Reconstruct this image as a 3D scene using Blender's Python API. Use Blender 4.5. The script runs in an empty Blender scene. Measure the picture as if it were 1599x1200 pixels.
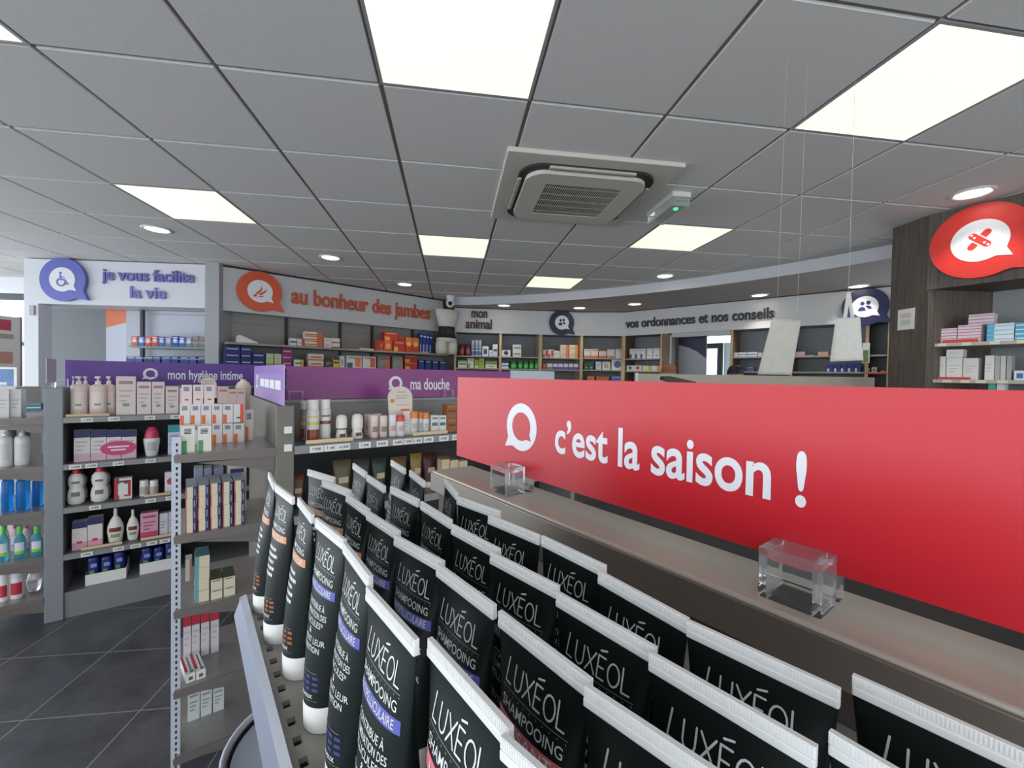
import bpy, bmesh, math, random
import numpy as np
from math import radians, sin, cos, pi, atan2, hypot
random.seed(7)
S = bpy.context.scene
COL = S.collection

# ------------------------------------------------------------------ camera
EYE = 1.5
FPX = 662.3
def _axes(yaw, pitch, roll):
    cy, sy, cp, sp, cr, sr = cos(yaw), sin(yaw), cos(pitch), sin(pitch), cos(roll), sin(roll)
    f = np.array([sy*cp, cy*cp, sp]); r = np.array([cy, -sy, 0.]); u = np.cross(r, f)
    return cr*r + sr*u, -sr*r + cr*u, f
CR, CU, CF = _axes(radians(8.13), radians(-1.04), radians(1.0))
cam = bpy.data.cameras.new('camera'); cam.lens = FPX*36/1599; cam.sensor_width = 36
cam.clip_start = .02
camo = bpy.data.objects.new('camera', cam); COL.objects.link(camo)
from mathutils import Matrix, Vector
camo.matrix_world = Matrix(((CR[0], CU[0], -CF[0], 0), (CR[1], CU[1], -CF[1], 0), (CR[2], CU[2], -CF[2], EYE), (0, 0, 0, 1)))
S.camera = camo

# ------------------------------------------------------------------ view + world + exposure
S.view_settings.view_transform = 'Standard'; S.view_settings.look = 'None'
S.view_settings.gamma = 1; S.view_settings.use_curve_mapping = False
S.view_settings.exposure = 0.3
wd = bpy.data.worlds.new('daylight'); S.world = wd; wd.use_nodes = True
_nt = wd.node_tree; bg = _nt.nodes['Background']; bg.inputs[0].default_value = (.86, .93, 1.0, 1)
# an overcast outdoors, brighter on the side of the shop front (left of and behind the photographer)
_tc = _nt.nodes.new('ShaderNodeTexCoord'); _dp = _nt.nodes.new('ShaderNodeVectorMath'); _dp.operation = 'DOT_PRODUCT'; _dp.inputs[1].default_value = (-.93, .20, .30)
_mr = _nt.nodes.new('ShaderNodeMapRange'); _mr.inputs['From Min'].default_value = .1; _mr.inputs['From Max'].default_value = .9
_mr.inputs['To Min'].default_value = 1.9; _mr.inputs['To Max'].default_value = 3.6
_nt.links.new(_tc.outputs['Generated'], _dp.inputs[0]); _nt.links.new(_dp.outputs['Value'], _mr.inputs['Value']); _nt.links.new(_mr.outputs['Result'], bg.inputs[1])
PANEL_POWER = 0.80       # ceiling light panels
SPOT_POWER = 9.0        # recessed downlights

def ray(x, y):
    return CF + CR*(x-799.5)/FPX - CU*(y-600)/FPX
def at_z(x, y, z):
    d = ray(x, y); t = (z-EYE)/d[2]; return np.array([d[0]*t, d[1]*t])
def at_c(x, y, c):
    d = ray(x, y)*c; return np.array([d[0], d[1], d[2]+EYE])

class Fr:
    """a vertical frame: u to the right along the front, v to the back, z up"""
    def __init__(s, o, ang):
        s.o = np.array(o, float); s.ang = ang
        s.e = np.array([cos(ang), sin(ang)]); s.n = np.array([-sin(ang), cos(ang)])
    def pt(s, u, v, z):
        p = s.o + s.e*u + s.n*v; return (p[0], p[1], z)
    def uz(s, x, y, v):
        d = ray(x, y); k = s.o + s.n*v
        t = (k @ s.n)/(d[:2] @ s.n); p = d*t
        return (p[:2]-s.o) @ s.e, p[2]+EYE
    def uv(s, x, y, z):
        p = at_z(x, y, z)-s.o; return p @ s.e, p @ s.n

# ------------------------------------------------------------------ materials
def lin(h):
    h = h.lstrip('#'); c = [int(h[i:i+2], 16)/255 for i in (0, 2, 4)]
    return tuple((x/12.92 if x <= .04045 else ((x+.055)/1.055)**2.4) for x in c)+(1,)
_M = {}
def M(h, rough=.55, metal=0., noise=0., bump=0., scale=40., spec=.5, coat=0.):
    k = (h, rough, metal, noise, bump, scale, spec, coat)
    if k in _M: return _M[k]
    m = bpy.data.materials.new('m_'+h.lstrip('#')); m.use_nodes = True
    nt = m.node_tree; b = nt.nodes['Principled BSDF']; c = lin(h)
    b.inputs['Base Color'].default_value = c; b.inputs['Roughness'].default_value = rough
    b.inputs['Metallic'].default_value = metal; b.inputs['Specular IOR Level'].default_value = spec
    b.inputs['Coat Weight'].default_value = coat
    if noise or bump:
        tc = nt.nodes.new('ShaderNodeTexCoord'); n = nt.nodes.new('ShaderNodeTexNoise')
        n.inputs['Scale'].default_value = scale; n.inputs['Detail'].default_value = 4
        nt.links.new(tc.outputs['Object'], n.inputs['Vector'])
        if noise:
            r = nt.nodes.new('ShaderNodeValToRGB')
            r.color_ramp.elements[0].position = .3; r.color_ramp.elements[1].position = .7
            r.color_ramp.elements[0].color = tuple(x*(1-noise) for x in c[:3])+(1,)
            r.color_ramp.elements[1].color = tuple(min(1, x*(1+noise)) for x in c[:3])+(1,)
            nt.links.new(n.outputs['Fac'], r.inputs['Fac']); nt.links.new(r.outputs['Color'], b.inputs['Base Color'])
        if bump:
            bp = nt.nodes.new('ShaderNodeBump'); bp.inputs['Strength'].default_value = bump; bp.inputs['Distance'].default_value = .002
            nt.links.new(n.outputs['Fac'], bp.inputs['Height']); nt.links.new(bp.outputs['Normal'], b.inputs['Normal'])
    _M[k] = m; return m
def glass(name, tint, rough=.05, trans=.9, alpha=1., ior=1.3):
    if name in _M: return _M[name]
    m = bpy.data.materials.new(name); m.use_nodes = True; b = m.node_tree.nodes['Principled BSDF']
    b.inputs['Base Color'].default_value = lin(tint); b.inputs['Roughness'].default_value = rough
    b.inputs['Transmission Weight'].default_value = trans; b.inputs['IOR'].default_value = ior
    b.inputs['Alpha'].default_value = alpha
    _M[name] = m; return m
def emit(name, h, s):
    if name in _M: return _M[name]
    m = bpy.data.materials.new(name); m.use_nodes = True; b = m.node_tree.nodes['Principled BSDF']
    b.inputs['Base Color'].default_value = lin(h); b.inputs['Emission Color'].default_value = lin(h)
    b.inputs['Emission Strength'].default_value = s
    _M[name] = m; return m
def wood(name, h1, h2, sc=(18, 18, 1.2), rough=.55):
    if name in _M: return _M[name]
    m = bpy.data.materials.new(name); m.use_nodes = True; nt = m.node_tree; b = nt.nodes['Principled BSDF']
    tc = nt.nodes.new('ShaderNodeTexCoord'); mp = nt.nodes.new('ShaderNodeMapping'); mp.inputs['Scale'].default_value = sc
    n = nt.nodes.new('ShaderNodeTexNoise'); n.inputs['Scale'].default_value = 3; n.inputs['Detail'].default_value = 6; n.inputs['Distortion'].default_value = .6
    r = nt.nodes.new('ShaderNodeValToRGB'); r.color_ramp.elements[0].color = lin(h1); r.color_ramp.elements[1].color = lin(h2)
    r.color_ramp.elements[0].position = .35; r.color_ramp.elements[1].position = .68
    nt.links.new(tc.outputs['Object'], mp.inputs['Vector']); nt.links.new(mp.outputs['Vector'], n.inputs['Vector'])
    nt.links.new(n.outputs['Fac'], r.inputs['Fac']); nt.links.new(r.outputs['Color'], b.inputs['Base Color']); b.inputs['Roughness'].default_value = rough
    _M[name] = m; return m

# ------------------------------------------------------------------ mesh building
_cc = {}
def _curve_mesh(cu, key):
    o = bpy.data.objects.new('tmp', cu)
    me = bpy.data.meshes.new_from_object(o)
    vs = [tuple(v.co) for v in me.vertices]; fs = [tuple(p.vertices) for p in me.polygons]
    bpy.data.objects.remove(o); bpy.data.curves.remove(cu); bpy.data.meshes.remove(me)
    _cc[key] = (vs, fs); return vs, fs
def text2d(s, size, bold=0., sx=.74, ext=0., align='CENTER', space=1., res=3):
    k = ('t', s, size, bold, sx, ext, align, space, res)
    if k in _cc: return _cc[k]
    cu = bpy.data.curves.new('tmp', 'FONT'); cu.body = s; cu.size = size; cu.offset = bold*size; cu.extrude = ext
    cu.align_x = align; cu.align_y = 'CENTER'; cu.space_character = space; cu.resolution_u = res
    vs, fs = _curve_mesh(cu, k)
    vs = [(x*sx, y, z) for x, y, z in vs]; _cc[k] = (vs, fs); return vs, fs
def poly2d(loops, ext=0.):
    k = ('p', repr(loops), ext)
    if k in _cc: return _cc[k]
    cu = bpy.data.curves.new('tmp', 'CURVE'); cu.dimensions = '2D'; cu.fill_mode = 'BOTH'; cu.extrude = ext
    for lp in loops:
        sp = cu.splines.new('POLY'); sp.points.add(len(lp)-1)
        for q, p in zip(sp.points, lp): q.co = (p[0], p[1], 0, 1)
        sp.use_cyclic_u = True
    return _curve_mesh(cu, k)

class MB:
    def __init__(s): s.v = []; s.f = []; s.m = []; s.mats = []; s.sm = []
    def mi(s, m):
        if m not in s.mats: s.mats.append(m)
        return s.mats.index(m)
    def add(s, vs, fs, m, smooth=False):
        b = len(s.v); i = s.mi(m); s.v += [tuple(map(float, p)) for p in vs]
        for f in fs: s.f.append(tuple(b+q for q in f)); s.m.append(i); s.sm.append(smooth)
        return s
    def box(s, x0, y0, z0, x1, y1, z1, m, bev=0.):
        if bev:
            c = min(bev, .45*abs(x1-x0), .45*abs(y1-y0), .45*abs(z1-z0)); bm = bmesh.new()
            bmesh.ops.create_cube(bm, size=1)
            for v in bm.verts: v.co = ((x0+x1)/2+v.co.x*(x1-x0), (y0+y1)/2+v.co.y*(y1-y0), (z0+z1)/2+v.co.z*(z1-z0))
            bmesh.ops.bevel(bm, geom=bm.edges[:], offset=c, segments=2, profile=.5, affect='EDGES')
            bm.verts.index_update(); s.add([v.co for v in bm.verts], [[v.index for v in f.verts] for f in bm.faces], m); bm.free(); return s
        vs = [(x, y, z) for z in (z0, z1) for y in (y0, y1) for x in (x0, x1)]
        return s.add(vs, [(0, 2, 3, 1), (4, 5, 7, 6), (0, 1, 5, 4), (2, 6, 7, 3), (0, 4, 6, 2), (1, 3, 7, 5)], m)
    def quad(s, p, m): return s.add(p, [tuple(range(len(p)))], m)
    def front(s, x0, z0, x1, z1, m, y=-.0005): return s.quad([(x0, y, z0), (x1, y, z0), (x1, y, z1), (x0, y, z1)], m)
    def lathe(s, prof, m, cx=0, cy=0, n=24, sx=1., sy=1., smooth=True, cap=True):
        vs = []; fs = []
        for r, z in prof:
            for k in range(n): vs.append((cx+sx*r*cos(2*pi*k/n), cy+sy*r*sin(2*pi*k/n), z))
        for j in range(len(prof)-1):
            for k in range(n):
                a = j*n+k; b = j*n+(k+1) % n; fs.append((a, b, b+n, a+n))
        s.add(vs, fs, m, smooth)
        if cap:
            s.add(vs[:n], [tuple(range(n))[::-1]], m); s.add(vs[-n:], [tuple(range(n))], m)
        return s
    def tube(s, pts, r, m, n=8):
        pts = [Vector(p) for p in pts]; vs = []; fs = []
        for i, p in enumerate(pts):
            d = (pts[min(i+1, len(pts)-1)]-pts[max(i-1, 0)]).normalized()
            a = d.orthogonal().normalized(); b = d.cross(a)
            for k in range(n): vs.append(p+a*r*cos(2*pi*k/n)+b*r*sin(2*pi*k/n))
        for j in range(len(pts)-1):
            for k in range(n):
                a = j*n+k; b = j*n+(k+1) % n; fs.append((a, b, b+n, a+n))
        fs += [tuple(range(n))[::-1], tuple(range((len(pts)-1)*n, len(pts)*n))]
        return s.add(vs, fs, m, True)
    def flat(s, vf, m, x=0, y=0, z=0, sc=1.):     # a 2D shape put on the front plane (x right, z up)
        vs, fs = vf; return s.add([(x+a*sc, y-c, z+b*sc) for a, b, c in vs], fs, m)
    def prism(s, poly, y0, y1, m):                # poly in x,z extruded along y
        n = len(poly); vs = [(x, y0, z) for x, z in poly]+[(x, y1, z) for x, z in poly]
        return s.add(vs, [tuple(range(n)), tuple(range(n, 2*n))[::-1]]+[(k, k+n, (k+1) % n+n, (k+1) % n) for k in range(n)], m)
    def prismx(s, poly, x0, x1, m):               # poly in y,z extruded along x
        n = len(poly); vs = [(x0, y, z) for y, z in poly]+[(x1, y, z) for y, z in poly]
        return s.add(vs, [tuple(range(n))[::-1], tuple(range(n, 2*n))]+[(k, (k+1) % n, (k+1) % n+n, k+n) for k in range(n)], m)
    def build(s, name, parent=None, loc=None, rz=None, smooth=None):
        me = bpy.data.meshes.new(name); me.from_pydata(s.v, [], s.f)
        for m in s.mats: me.materials.append(m)
        for p, i, q in zip(me.polygons, s.m, s.sm): p.material_index = i; p.use_smooth = q
        me.update()
        o = bpy.data.objects.new(name, me); COL.objects.link(o)
        if parent is not None: o.parent = parent
        if loc is not None: o.location = loc
        if rz is not None: o.rotation_euler = (0, 0, rz)
        return o

_labels = {}
def tag(o, label, cat, group=None, kind=None):
    if label:
        n = len(label.split())
        if n < 4 or n > 16: print('LABEL LENGTH', n, label)
        if label in _labels and not (group and _labels[label] == group): print('DUP LABEL', label)
        _labels[label] = group
        o['label'] = label
    if cat: o['category'] = cat
    if group: o['group'] = group
    if kind: o['kind'] = kind
    return o
def thing(name, label, cat, loc=(0, 0, 0), rz=0., group=None):
    o = bpy.data.objects.new(name, None); COL.objects.link(o); o.location = loc; o.rotation_euler = (0, 0, rz)
    o.empty_display_size = .05
    return tag(o, label, cat, group)
def struct(mb, name, loc=(0, 0, 0), rz=0.):
    o = mb.build(name, None, loc, rz); o['kind'] = 'structure'; return o
ORD = ['first', 'second', 'third', 'fourth', 'fifth', 'sixth', 'seventh', 'eighth', 'ninth', 'tenth', 'eleventh', 'twelfth']
def nth(i, n, left='leftmost', right='rightmost'):
    if n == 1: return ''
    if i == 0: return left
    if i == n-1: return right
    if n == 3: return 'middle'
    return ORD[i]
def lev(k, n):
    if n == 1: return ''
    if k == 0: return 'bottom'
    if k == n-1: return 'top'
    if n == 3: return 'middle'
    return ORD[k]

# speech-bubble outline of the shop's roundels; side -1 tail at lower left, 1 at lower right
def bubble(r, side=1, tail=1.0, n=48, ex=1.0):
    pts = []
    a0, a1 = radians(-62), radians(-22)
    for k in range(n+1):
        t = a1 + (2*pi-(a1-a0))*k/n
        pts.append((ex*r*cos(t), r*sin(t)))
    tip = (r*1.10*tail, -r*.93*tail)
    am = radians(-50)
    pts += [(r*.80, -r*.80)] if tail < 0 else [(r*.60, -r*.85), tip, (r*.90, -r*.52)]
    pts = [(round(x*side, 5), round(y, 5)) for x, y in pts]
    return pts
def circle(cx, cy, r, n=20, ry=None): return [(round(cx+r*cos(2*pi*k/n), 5), round(cy+(ry or r)*sin(2*pi*k/n), 5)) for k in range(n)]
def stroke(p, q, w, n=6):          # capsule between two points
    a = atan2(q[1]-p[1], q[0]-p[0]); out = []
    for k in range(n+1): t = a+pi/2+pi*k/n; out.append((p[0]+w*cos(t), p[1]+w*sin(t)))
    for k in range(n+1): t = a-pi/2+pi*k/n; out.append((q[0]+w*cos(t), q[1]+w*sin(t)))
    return [(round(x, 5), round(y, 5)) for x, y in out]

# ================================================================== frames of the place
AZ = radians(29.356)                        # the gondolas' direction
FG = Fr((0, 0), AZ)                         # gondola run: front edges at v = 1.84 and 3.60
FA = Fr((0, 0), AZ-pi/2)                    # the near gondola: u to its right, v into it
FJ = Fr((-4.393, 5.076), atan2(-.128, 1.813))
FU = Fr((-2.455, 4.948), atan2(1.570, 2.294))
FN = Fr((.03, 6.489), atan2(-.056, 1.977))
FS = Fr((2.007, 6.433), atan2(-.163, .624))
FB = Fr((2.631, 6.27), atan2(-2.381, 1.96))
FC = Fr((3.212, 2.729), atan2(2.458-2.729, 3.190-3.212))      # side of the wooden column
FW = Fr((3.190, 2.458), atan2(2.077-2.458, 3.345-3.190))
CZ = 2.642; SZ = 2.53; FZ = 2.155

white = M('#e6e6ea', .5); wall_w = M('#dcdcdf', .6, noise=.02, scale=6); grey_w = M('#a9aaac', .6); dgrey = M('#6d7072', .6)
steel = M('#aaa598', .33, .3, noise=.04, scale=3); steel_d = M('#77706a', .4, .35, noise=.05, scale=4)
grey_m = M('#8b8b8a', .45, .35); grey_l = M('#aeb0b2', .45, .25); dark_m = M('#3a3a3c', .5, .3); black = M('#141414', .5)
back_m = M('#8d8a86', .6, .1); lip_m = M('#8f95a8', .3, .45); paper = M('#e9e7e2', .6); ink = M('#26262a', .6)
perf = M('#c4c8d2', .4, .2); ltwood = M('#d8c29a', .55); silver = M('#c9c9c8', .3, .6)
w_oak = wood('m_oak_edge', '#b39a78', '#d0b996'); w_dark = wood('m_dark_wood', '#4a423b', '#665c52', (30, 30, 1.0)); w_brn = wood('m_brown_wood', '#6a5444', '#846a55')
clear = glass('m_clear_acrylic', '#fbfcfd', .04, .92, 1., 1.22)
lamp_m = emit('m_light_panel', '#fff6df', PANEL_POWER); spot_m = emit('m_spot_glow', '#fff3e0', 6.0)

# ================================================================== floor and ceiling
def floor_mat():
    m = bpy.data.materials.new('m_floor_tiles'); m.use_nodes = True; nt = m.node_tree; b = nt.nodes['Principled BSDF']; L = nt.links.new
    tc = nt.nodes.new('ShaderNodeTexCoord'); br = nt.nodes.new('ShaderNodeTexBrick'); br.offset = 0
    mp = nt.nodes.new('ShaderNodeMapping'); mp.inputs['Location'].default_value = (1.78, -2.50+.225*0, 0)
    br.inputs['Scale'].default_value = 1; br.inputs['Brick Width'].default_value = .445; br.inputs['Row Height'].default_value = .45
    br.inputs['Mortar Size'].default_value = .0022; br.inputs['Mortar Smooth'].default_value = .1
    n = nt.nodes.new('ShaderNodeTexNoise'); n.inputs['Scale'].default_value = 5; n.inputs['Detail'].default_value = 8; n.inputs['Roughness'].default_value = .65
    r = nt.nodes.new('ShaderNodeValToRGB'); r.color_ramp.elements[0].position = .32; r.color_ramp.elements[1].position = .7
    r.color_ramp.elements[0].color = lin('#3e3f44'); r.color_ramp.elements[1].color = lin('#5a5c61')
    L(tc.outputs['Object'], mp.inputs['Vector']); L(mp.outputs['Vector'], br.inputs['Vector']); L(tc.outputs['Object'], n.inputs['Vector'])
    L(n.outputs['Fac'], r.inputs['Fac']); L(r.outputs['Color'], br.inputs['Color1']); L(r.outputs['Color'], br.inputs['Color2'])
    br.inputs['Mortar'].default_value = lin('#9a9a94')
    L(br.outputs['Color'], b.inputs['Base Color']); b.inputs['Roughness'].default_value = .33; b.inputs['Specular IOR Level'].default_value = .5
    return m
mb = MB(); mb.box(-7, -3, -.1, 7, 9, 0, floor_mat()); struct(mb, 'floor')

def tile_mat():
    m = M('#dcd9d5', .9, noise=.035, bump=.35, scale=260); return m
PANELS = [(0, -1), (3, -1), (-3, -1), (-3, 2), (0, 3), (3, 2), (2, 5)]
GX, GY = -.294, 1.752
mb = MB(); tm = tile_mat(); gm = M('#8a867e', .6)
for i in range(-10, 9):
    for j in range(-6, 9):
        if (i, j) in PANELS: continue
        x0, y0 = GX+.6*i, GY+.6*j
        c = .011; z0, z1 = CZ, CZ+.009
        a = [(x0+c, y0+c, z0), (x0+.6-c, y0+c, z0), (x0+.6-c, y0+.6-c, z0), (x0+c, y0+.6-c, z0)]
        b2 = [(x0+c*.75, y0+c*.75, z1), (x0+.6-c*.75, y0+c*.75, z1), (x0+.6-c*.75, y0+.6-c*.75, z1), (x0+c*.75, y0+.6-c*.75, z1)]
        mb.add(a+b2, [(3, 2, 1, 0), (0, 1, 5, 4), (1, 2, 6, 5), (2, 3, 7, 6), (3, 0, 4, 7)], tm)
mb.box(GX-6.0, GY-3.6, CZ+.009, GX+5.4, GY+5.4, CZ+.06, gm)
struct(mb, 'ceiling')
PL = {(0, -1): 'largest square ceiling light panel overhead, at the top centre', (3, -1): 'square ceiling light panel overhead at the upper right',
      (-3, -1): 'ceiling light panel cut by the left edge of the picture', (-3, 2): 'ceiling light panel at left, nearest the violet wheelchair roundel',
      (0, 3): 'ceiling light panel to the left below the air conditioner', (3, 2): 'ceiling light panel behind the green exit light',
      (2, 5): 'smallest and farthest ceiling light panel near the curved bulkhead'}
for (i, j) in PANELS:
    x, y = GX+.6*(i+.5), GY+.6*(j+.5)
    t = thing('ceiling_light', PL[(i, j)], 'light', (x, y, CZ), 0, 'ceiling light panels')
    f = MB()
    for s in (-1, 1):
        f.box(s*.3-.012*(s > 0), -.3, 0, s*.3+.012*(s < 0), .3, .009, grey_l); f.box(-.288, s*.3-.012*(s > 0), 0, .288, s*.3+.012*(s < 0), .009, grey_l)
    f.build('frame', t)
    f = MB(); f.box(-.288, -.288, .001, .288, .288, .008, lamp_m); f.build('diffuser', t)
def downlight(x, y, z, label, tilt=(0, 0), power=SPOT_POWER):
    t = thing('downlight', label, 'light', (x, y, z), 0, 'recessed downlights')
    f = MB(); f.lathe([(.102, 0), (.102, -.006), (.088, -.010), (.078, -.004), (.078, 0)], M('#d8d6d2', .4), n=28, cap=False); f.build('ring', t)
    f = MB(); f.lathe([(.001, -.003), (.078, -.003)], spot_m, n=28, cap=False); f.build('lens', t)
    l = bpy.data.lights.new('lamp', 'SPOT'); l.energy = power; l.spot_size = radians(95); l.spot_blend = .35; l.shadow_soft_size = .05; l.color = (1, .93, .82)
    o = bpy.data.objects.new('lamp', l); COL.objects.link(o); o.parent = t; o.location = (0, 0, -.03)
for p, n in [((-2.38, 3.83), 'recessed downlight left, in front of the disabled access sign'), ((-1.2, 4.42), 'recessed downlight above the orange leg roundel wall'),
             ((-.6, 5.53), 'recessed downlight above the end of the orange lettering'), ((2.32, 4.43), 'recessed downlight on the tiles beside the curved bulkhead'),
             ((3.06, 2.14), 'large recessed downlight above the red plaster roundel')]:
    downlight(*p, CZ, n)
for k, (p, n) in enumerate([((.739, 6.138), 'soffit downlight above the white animal sign band'), ((1.859, 6.089), 'soffit downlight above the small navy roundel'),
             ((2.492, 5.59), 'soffit downlight above the start of the navy lettering'), ((3.654, 4.653), 'soffit downlight above the end of the navy lettering'),
             ((4.291, 3.99), 'soffit downlight above the large navy roundel')]):
    downlight(*p, SZ, n)

# curved bulkhead
curve = [(-.018, 6.30), (.40, 6.17), (.835, 5.969), (1.25, 5.73), (1.619, 5.463), (1.95, 5.20), (2.26, 4.917), (2.72, 4.42), (3.129, 3.869), (3.38, 3.46), (3.58, 3.043), (3.75, 2.6)]
mb = MB(); back = [(5.8, 2.6), (5.8, 7.2), (-.1, 7.2)]
poly = curve+back; n = len(poly); bm_ = M('#c9cace', .6); bs_ = M('#b3aca6', .7)
mb.add([(x, y, SZ) for x, y in poly]+[(x, y, CZ+.01) for x, y in poly], [tuple(range(n))[::-1]], bs_)
nc = len(curve)
mb.add([(x, y, SZ) for x, y in curve]+[(x, y, CZ+.01) for x, y in curve], [(k, k+1, k+1+nc, k+nc) for k in range(nc-1)], bm_, True)
struct(mb, 'trim_1')

# ================================================================== walls (structure)
def wallbox(name, F, u0, u1, v0, v1, z0, z1, m, bev=0):
    mb = MB(); mb.box(u0, v0, z0, u1, v1, z1, m, bev); return struct(mb, name, (F.o[0], F.o[1], 0), F.ang)
LJ = 1.818
fas = M('#d9dadf', .45)
wallbox('wall_front_left', FJ, 0, LJ, 0, .32, FZ+.015, CZ-.012, fas)
uP0, _ = FJ.uz(60, 560, 0)
wallbox('trim_2', FJ, 0, uP0, 0, .14, 0, FZ+.015, fas)
wallbox('trim_3', FJ, LJ, LJ+.14, -.05, .4, 0, CZ, M('#9fa1a4', .5))
# passage behind the sign band: grey wall, then a white and orange panel
u0, _ = FJ.uz(60, 560, .9); u1, _ = FJ.uz(166, 560, .9)
wallbox('wall_passage', FJ, FJ.uz(41, 560, .9)[0], u1, .9, 1.0, 0, CZ, M('#74787b', .6))
u0, _ = FJ.uz(165.5, 560, .34); u1, _ = FJ.uz(201, 560, .34)
mb = MB(); mb.box(u0, .34, 0, u1+.05, .40, CZ, M('#d7dbea', .5))
_, zt = FJ.uz(166, 512, .34); _, zt2 = FJ.uz(198, 503, .34)
mb.quad([(u0, .3385, zt), (u1, .3385, zt2), (u1, .3385, FZ+.1), (u0, .3385, FZ+.1)], M('#f0885f', .5)); struct(mb, 'wall_entry', (FJ.o[0], FJ.o[1], 0), FJ.ang)
wallbox('wall_far_left', FJ, FJ.uz(44, 560, 1.6)[0], LJ+.6, 1.6, 1.7, 0, CZ, M('#8a8d90'))
LU = 2.80
wallbox('wall_left', FU, 0, LU, 0, .03, FZ, CZ-.02, M('#c3c3c3', .5)); wallbox('shadow_line_1', FU, -.02, LU, -.004, .4, CZ-.018, CZ+.02, black)  # black strip drawn as the shadow line between band and ceiling
wallbox('wall_left_back', FU, -.05, LU+.5, .34, .42, 0, CZ, grey_w)
LN = 1.978; LS = .645; LB = 3.1
fb = M('#cfcfcf', .45)
for nm, F, L in (('wall_back', FN, LN), ('wall_back_middle', FS, LS), ('wall_back_right', FB, LB)):
    wallbox(nm, F, 0, L, 0, .03, FZ, SZ-.012, fb)
    wallbox({'wall_back': 'shadow_line_2', 'wall_back_middle': 'shadow_line_3', 'wall_back_right': 'shadow_line_4'}[nm], F, 0, L, .004, .1, SZ-.012, SZ, black)  # black strips paint the shadow gap along the top of each band
wallbox('wall_corner', FN, -.5, .02, .36, .42, 0, CZ, M('#8a8682'))
# right-hand wooden column and fascia
cw = .275
wallbox('wall_right', FC, 0, cw-.003, 0, .55, 0, CZ, w_dark)
mb = MB(); mb.box(-.01, 0, 2.135, 1.6, .45, CZ, w_dark); struct(mb, 'wall_right_fascia', (FW.o[0], FW.o[1], 0), FW.ang)
wallbox('wall_right_back', FW, .0, 1.6, .42, .46, 0, 2.135, M('#85888a', .5))
wallbox('wall_right_side', FW, .0, .02, .03, .42, 0, 2.135, w_dark)
# shop window at the far left with daylight behind it
FWI = Fr((-6.4, 6.3), radians(-4))
mb = MB(); wf = M('#4a4d52', .5)
for x0, x1, z0, z1 in [(0, 2.6, 2.36, 2.44), (0, 2.6, 1.78, 1.83), (0, .06, 0, 2.4), (1.2, 1.26, 0, 2.4), (2.5, 2.6, 0, 2.4), (0, 2.6, 0, .1)]: mb.box(x0, 0, z0, x1, .06, z1, wf)
mb.box(.06, .025, .1, 1.2, .032, 2.36, glass('m_window_glass', '#f2f8fb', .02, .96, 1, 1.1)); mb.box(1.26, .025, .1, 2.5, .032, 2.36, glass('m_window_glass', '#f2f8fb'))
mb.box(0, -.02, 2.44, 2.6, .08, CZ, white)
struct(mb, 'window_1', (FWI.o[0], FWI.o[1], 0), FWI.ang)

# ================================================================== ceiling fittings
t = thing('air_conditioner', 'square cassette air conditioner set into the ceiling tiles', 'air conditioner', (.735, 2.57, CZ), 0)
ac_w = M('#cfc9be', .45); ac_d = M('#2a2926', .6)
f = MB(); f.box(-.475, -.46, -.022, .475, .46, .005, ac_w, .006); f.build('surround', t)
def rrect(w, h, r, n=8):
    out = []
    for cx, cy, a in ((w-r, h-r, 0), (-w+r, h-r, 90), (-w+r, -h+r, 180), (w-r, -h+r, 270)):
        for k in range(n+1): q = radians(a+90*k/n); out.append((round(cx+r*cos(q), 5), round(cy+r*sin(q), 5)))
    return out
def slab(f, loops, z0, z1, m, sh=0):
    vs, fs = poly2d(loops, (z1-z0)/2); f.add([(x, y, (z0+z1)/2+z) for x, y, z in vs], fs, m)
f = MB(); slab(f, [rrect(.385, .375, .13)], -.036, -.02, ac_d); f.build('air_slot', t)
f = MB(); slab(f, [rrect(.345, .335, .11), rrect(.225, .215, .01)], -.058, -.030, ac_w); f.build('cover', t)
f = MB(); f.box(-.228, -.218, -.052, .228, .218, -.035, M('#1c1b19', .8))
for k in range(38): x = -.222+.012*k; f.box(x-.0016, -.216, -.0565, x+.0016, .216, -.0525, ac_w)
for k in range(-2, 3): f.box(-.226, k*.086-.0015, -.0560, .226, k*.086+.0015, -.0525, ac_w)
f.build('intake_grille', t)
for x, y, w, d in ((0, .365, .24, .011), (0, -.365, .24, .011), (.375, 0, .011, .22), (-.375, 0, .011, .22)):
    f = MB(); f.box(x-w, y-d, -.045, x+w, y+d, -.030, M('#b5afa4', .5), .004); f.build('louvre', t)  # casing colour darkened here: the recess's shade is painted into the louvres
t = thing('exit_light', 'clear ceiling emergency exit light with a glowing green lamp', 'emergency light', (1.37, 2.60, CZ), 0)
f = MB(); f.box(-.06, -.17, -.03, .06, .17, 0, M('#d7d7d2')); f.build('base', t)
f = MB(); f.box(-.058, -.165, -.085, .058, .165, -.031, glass('m_exit_cover', '#eef2ee', .12, .8, 1, 1.3), .006); f.build('cover', t)
f = MB(); f.lathe([(.014, -.090), (.014, -.086)], emit('m_green_led', '#30e070', 2.5), cx=-.01, cy=-.12, n=14); f.build('green_lamp', t)
f = MB(); f.front(-.03, -.06, .04, -.05, M('#8a8a86'), y=-.1655); f.build('marking', t)
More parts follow.
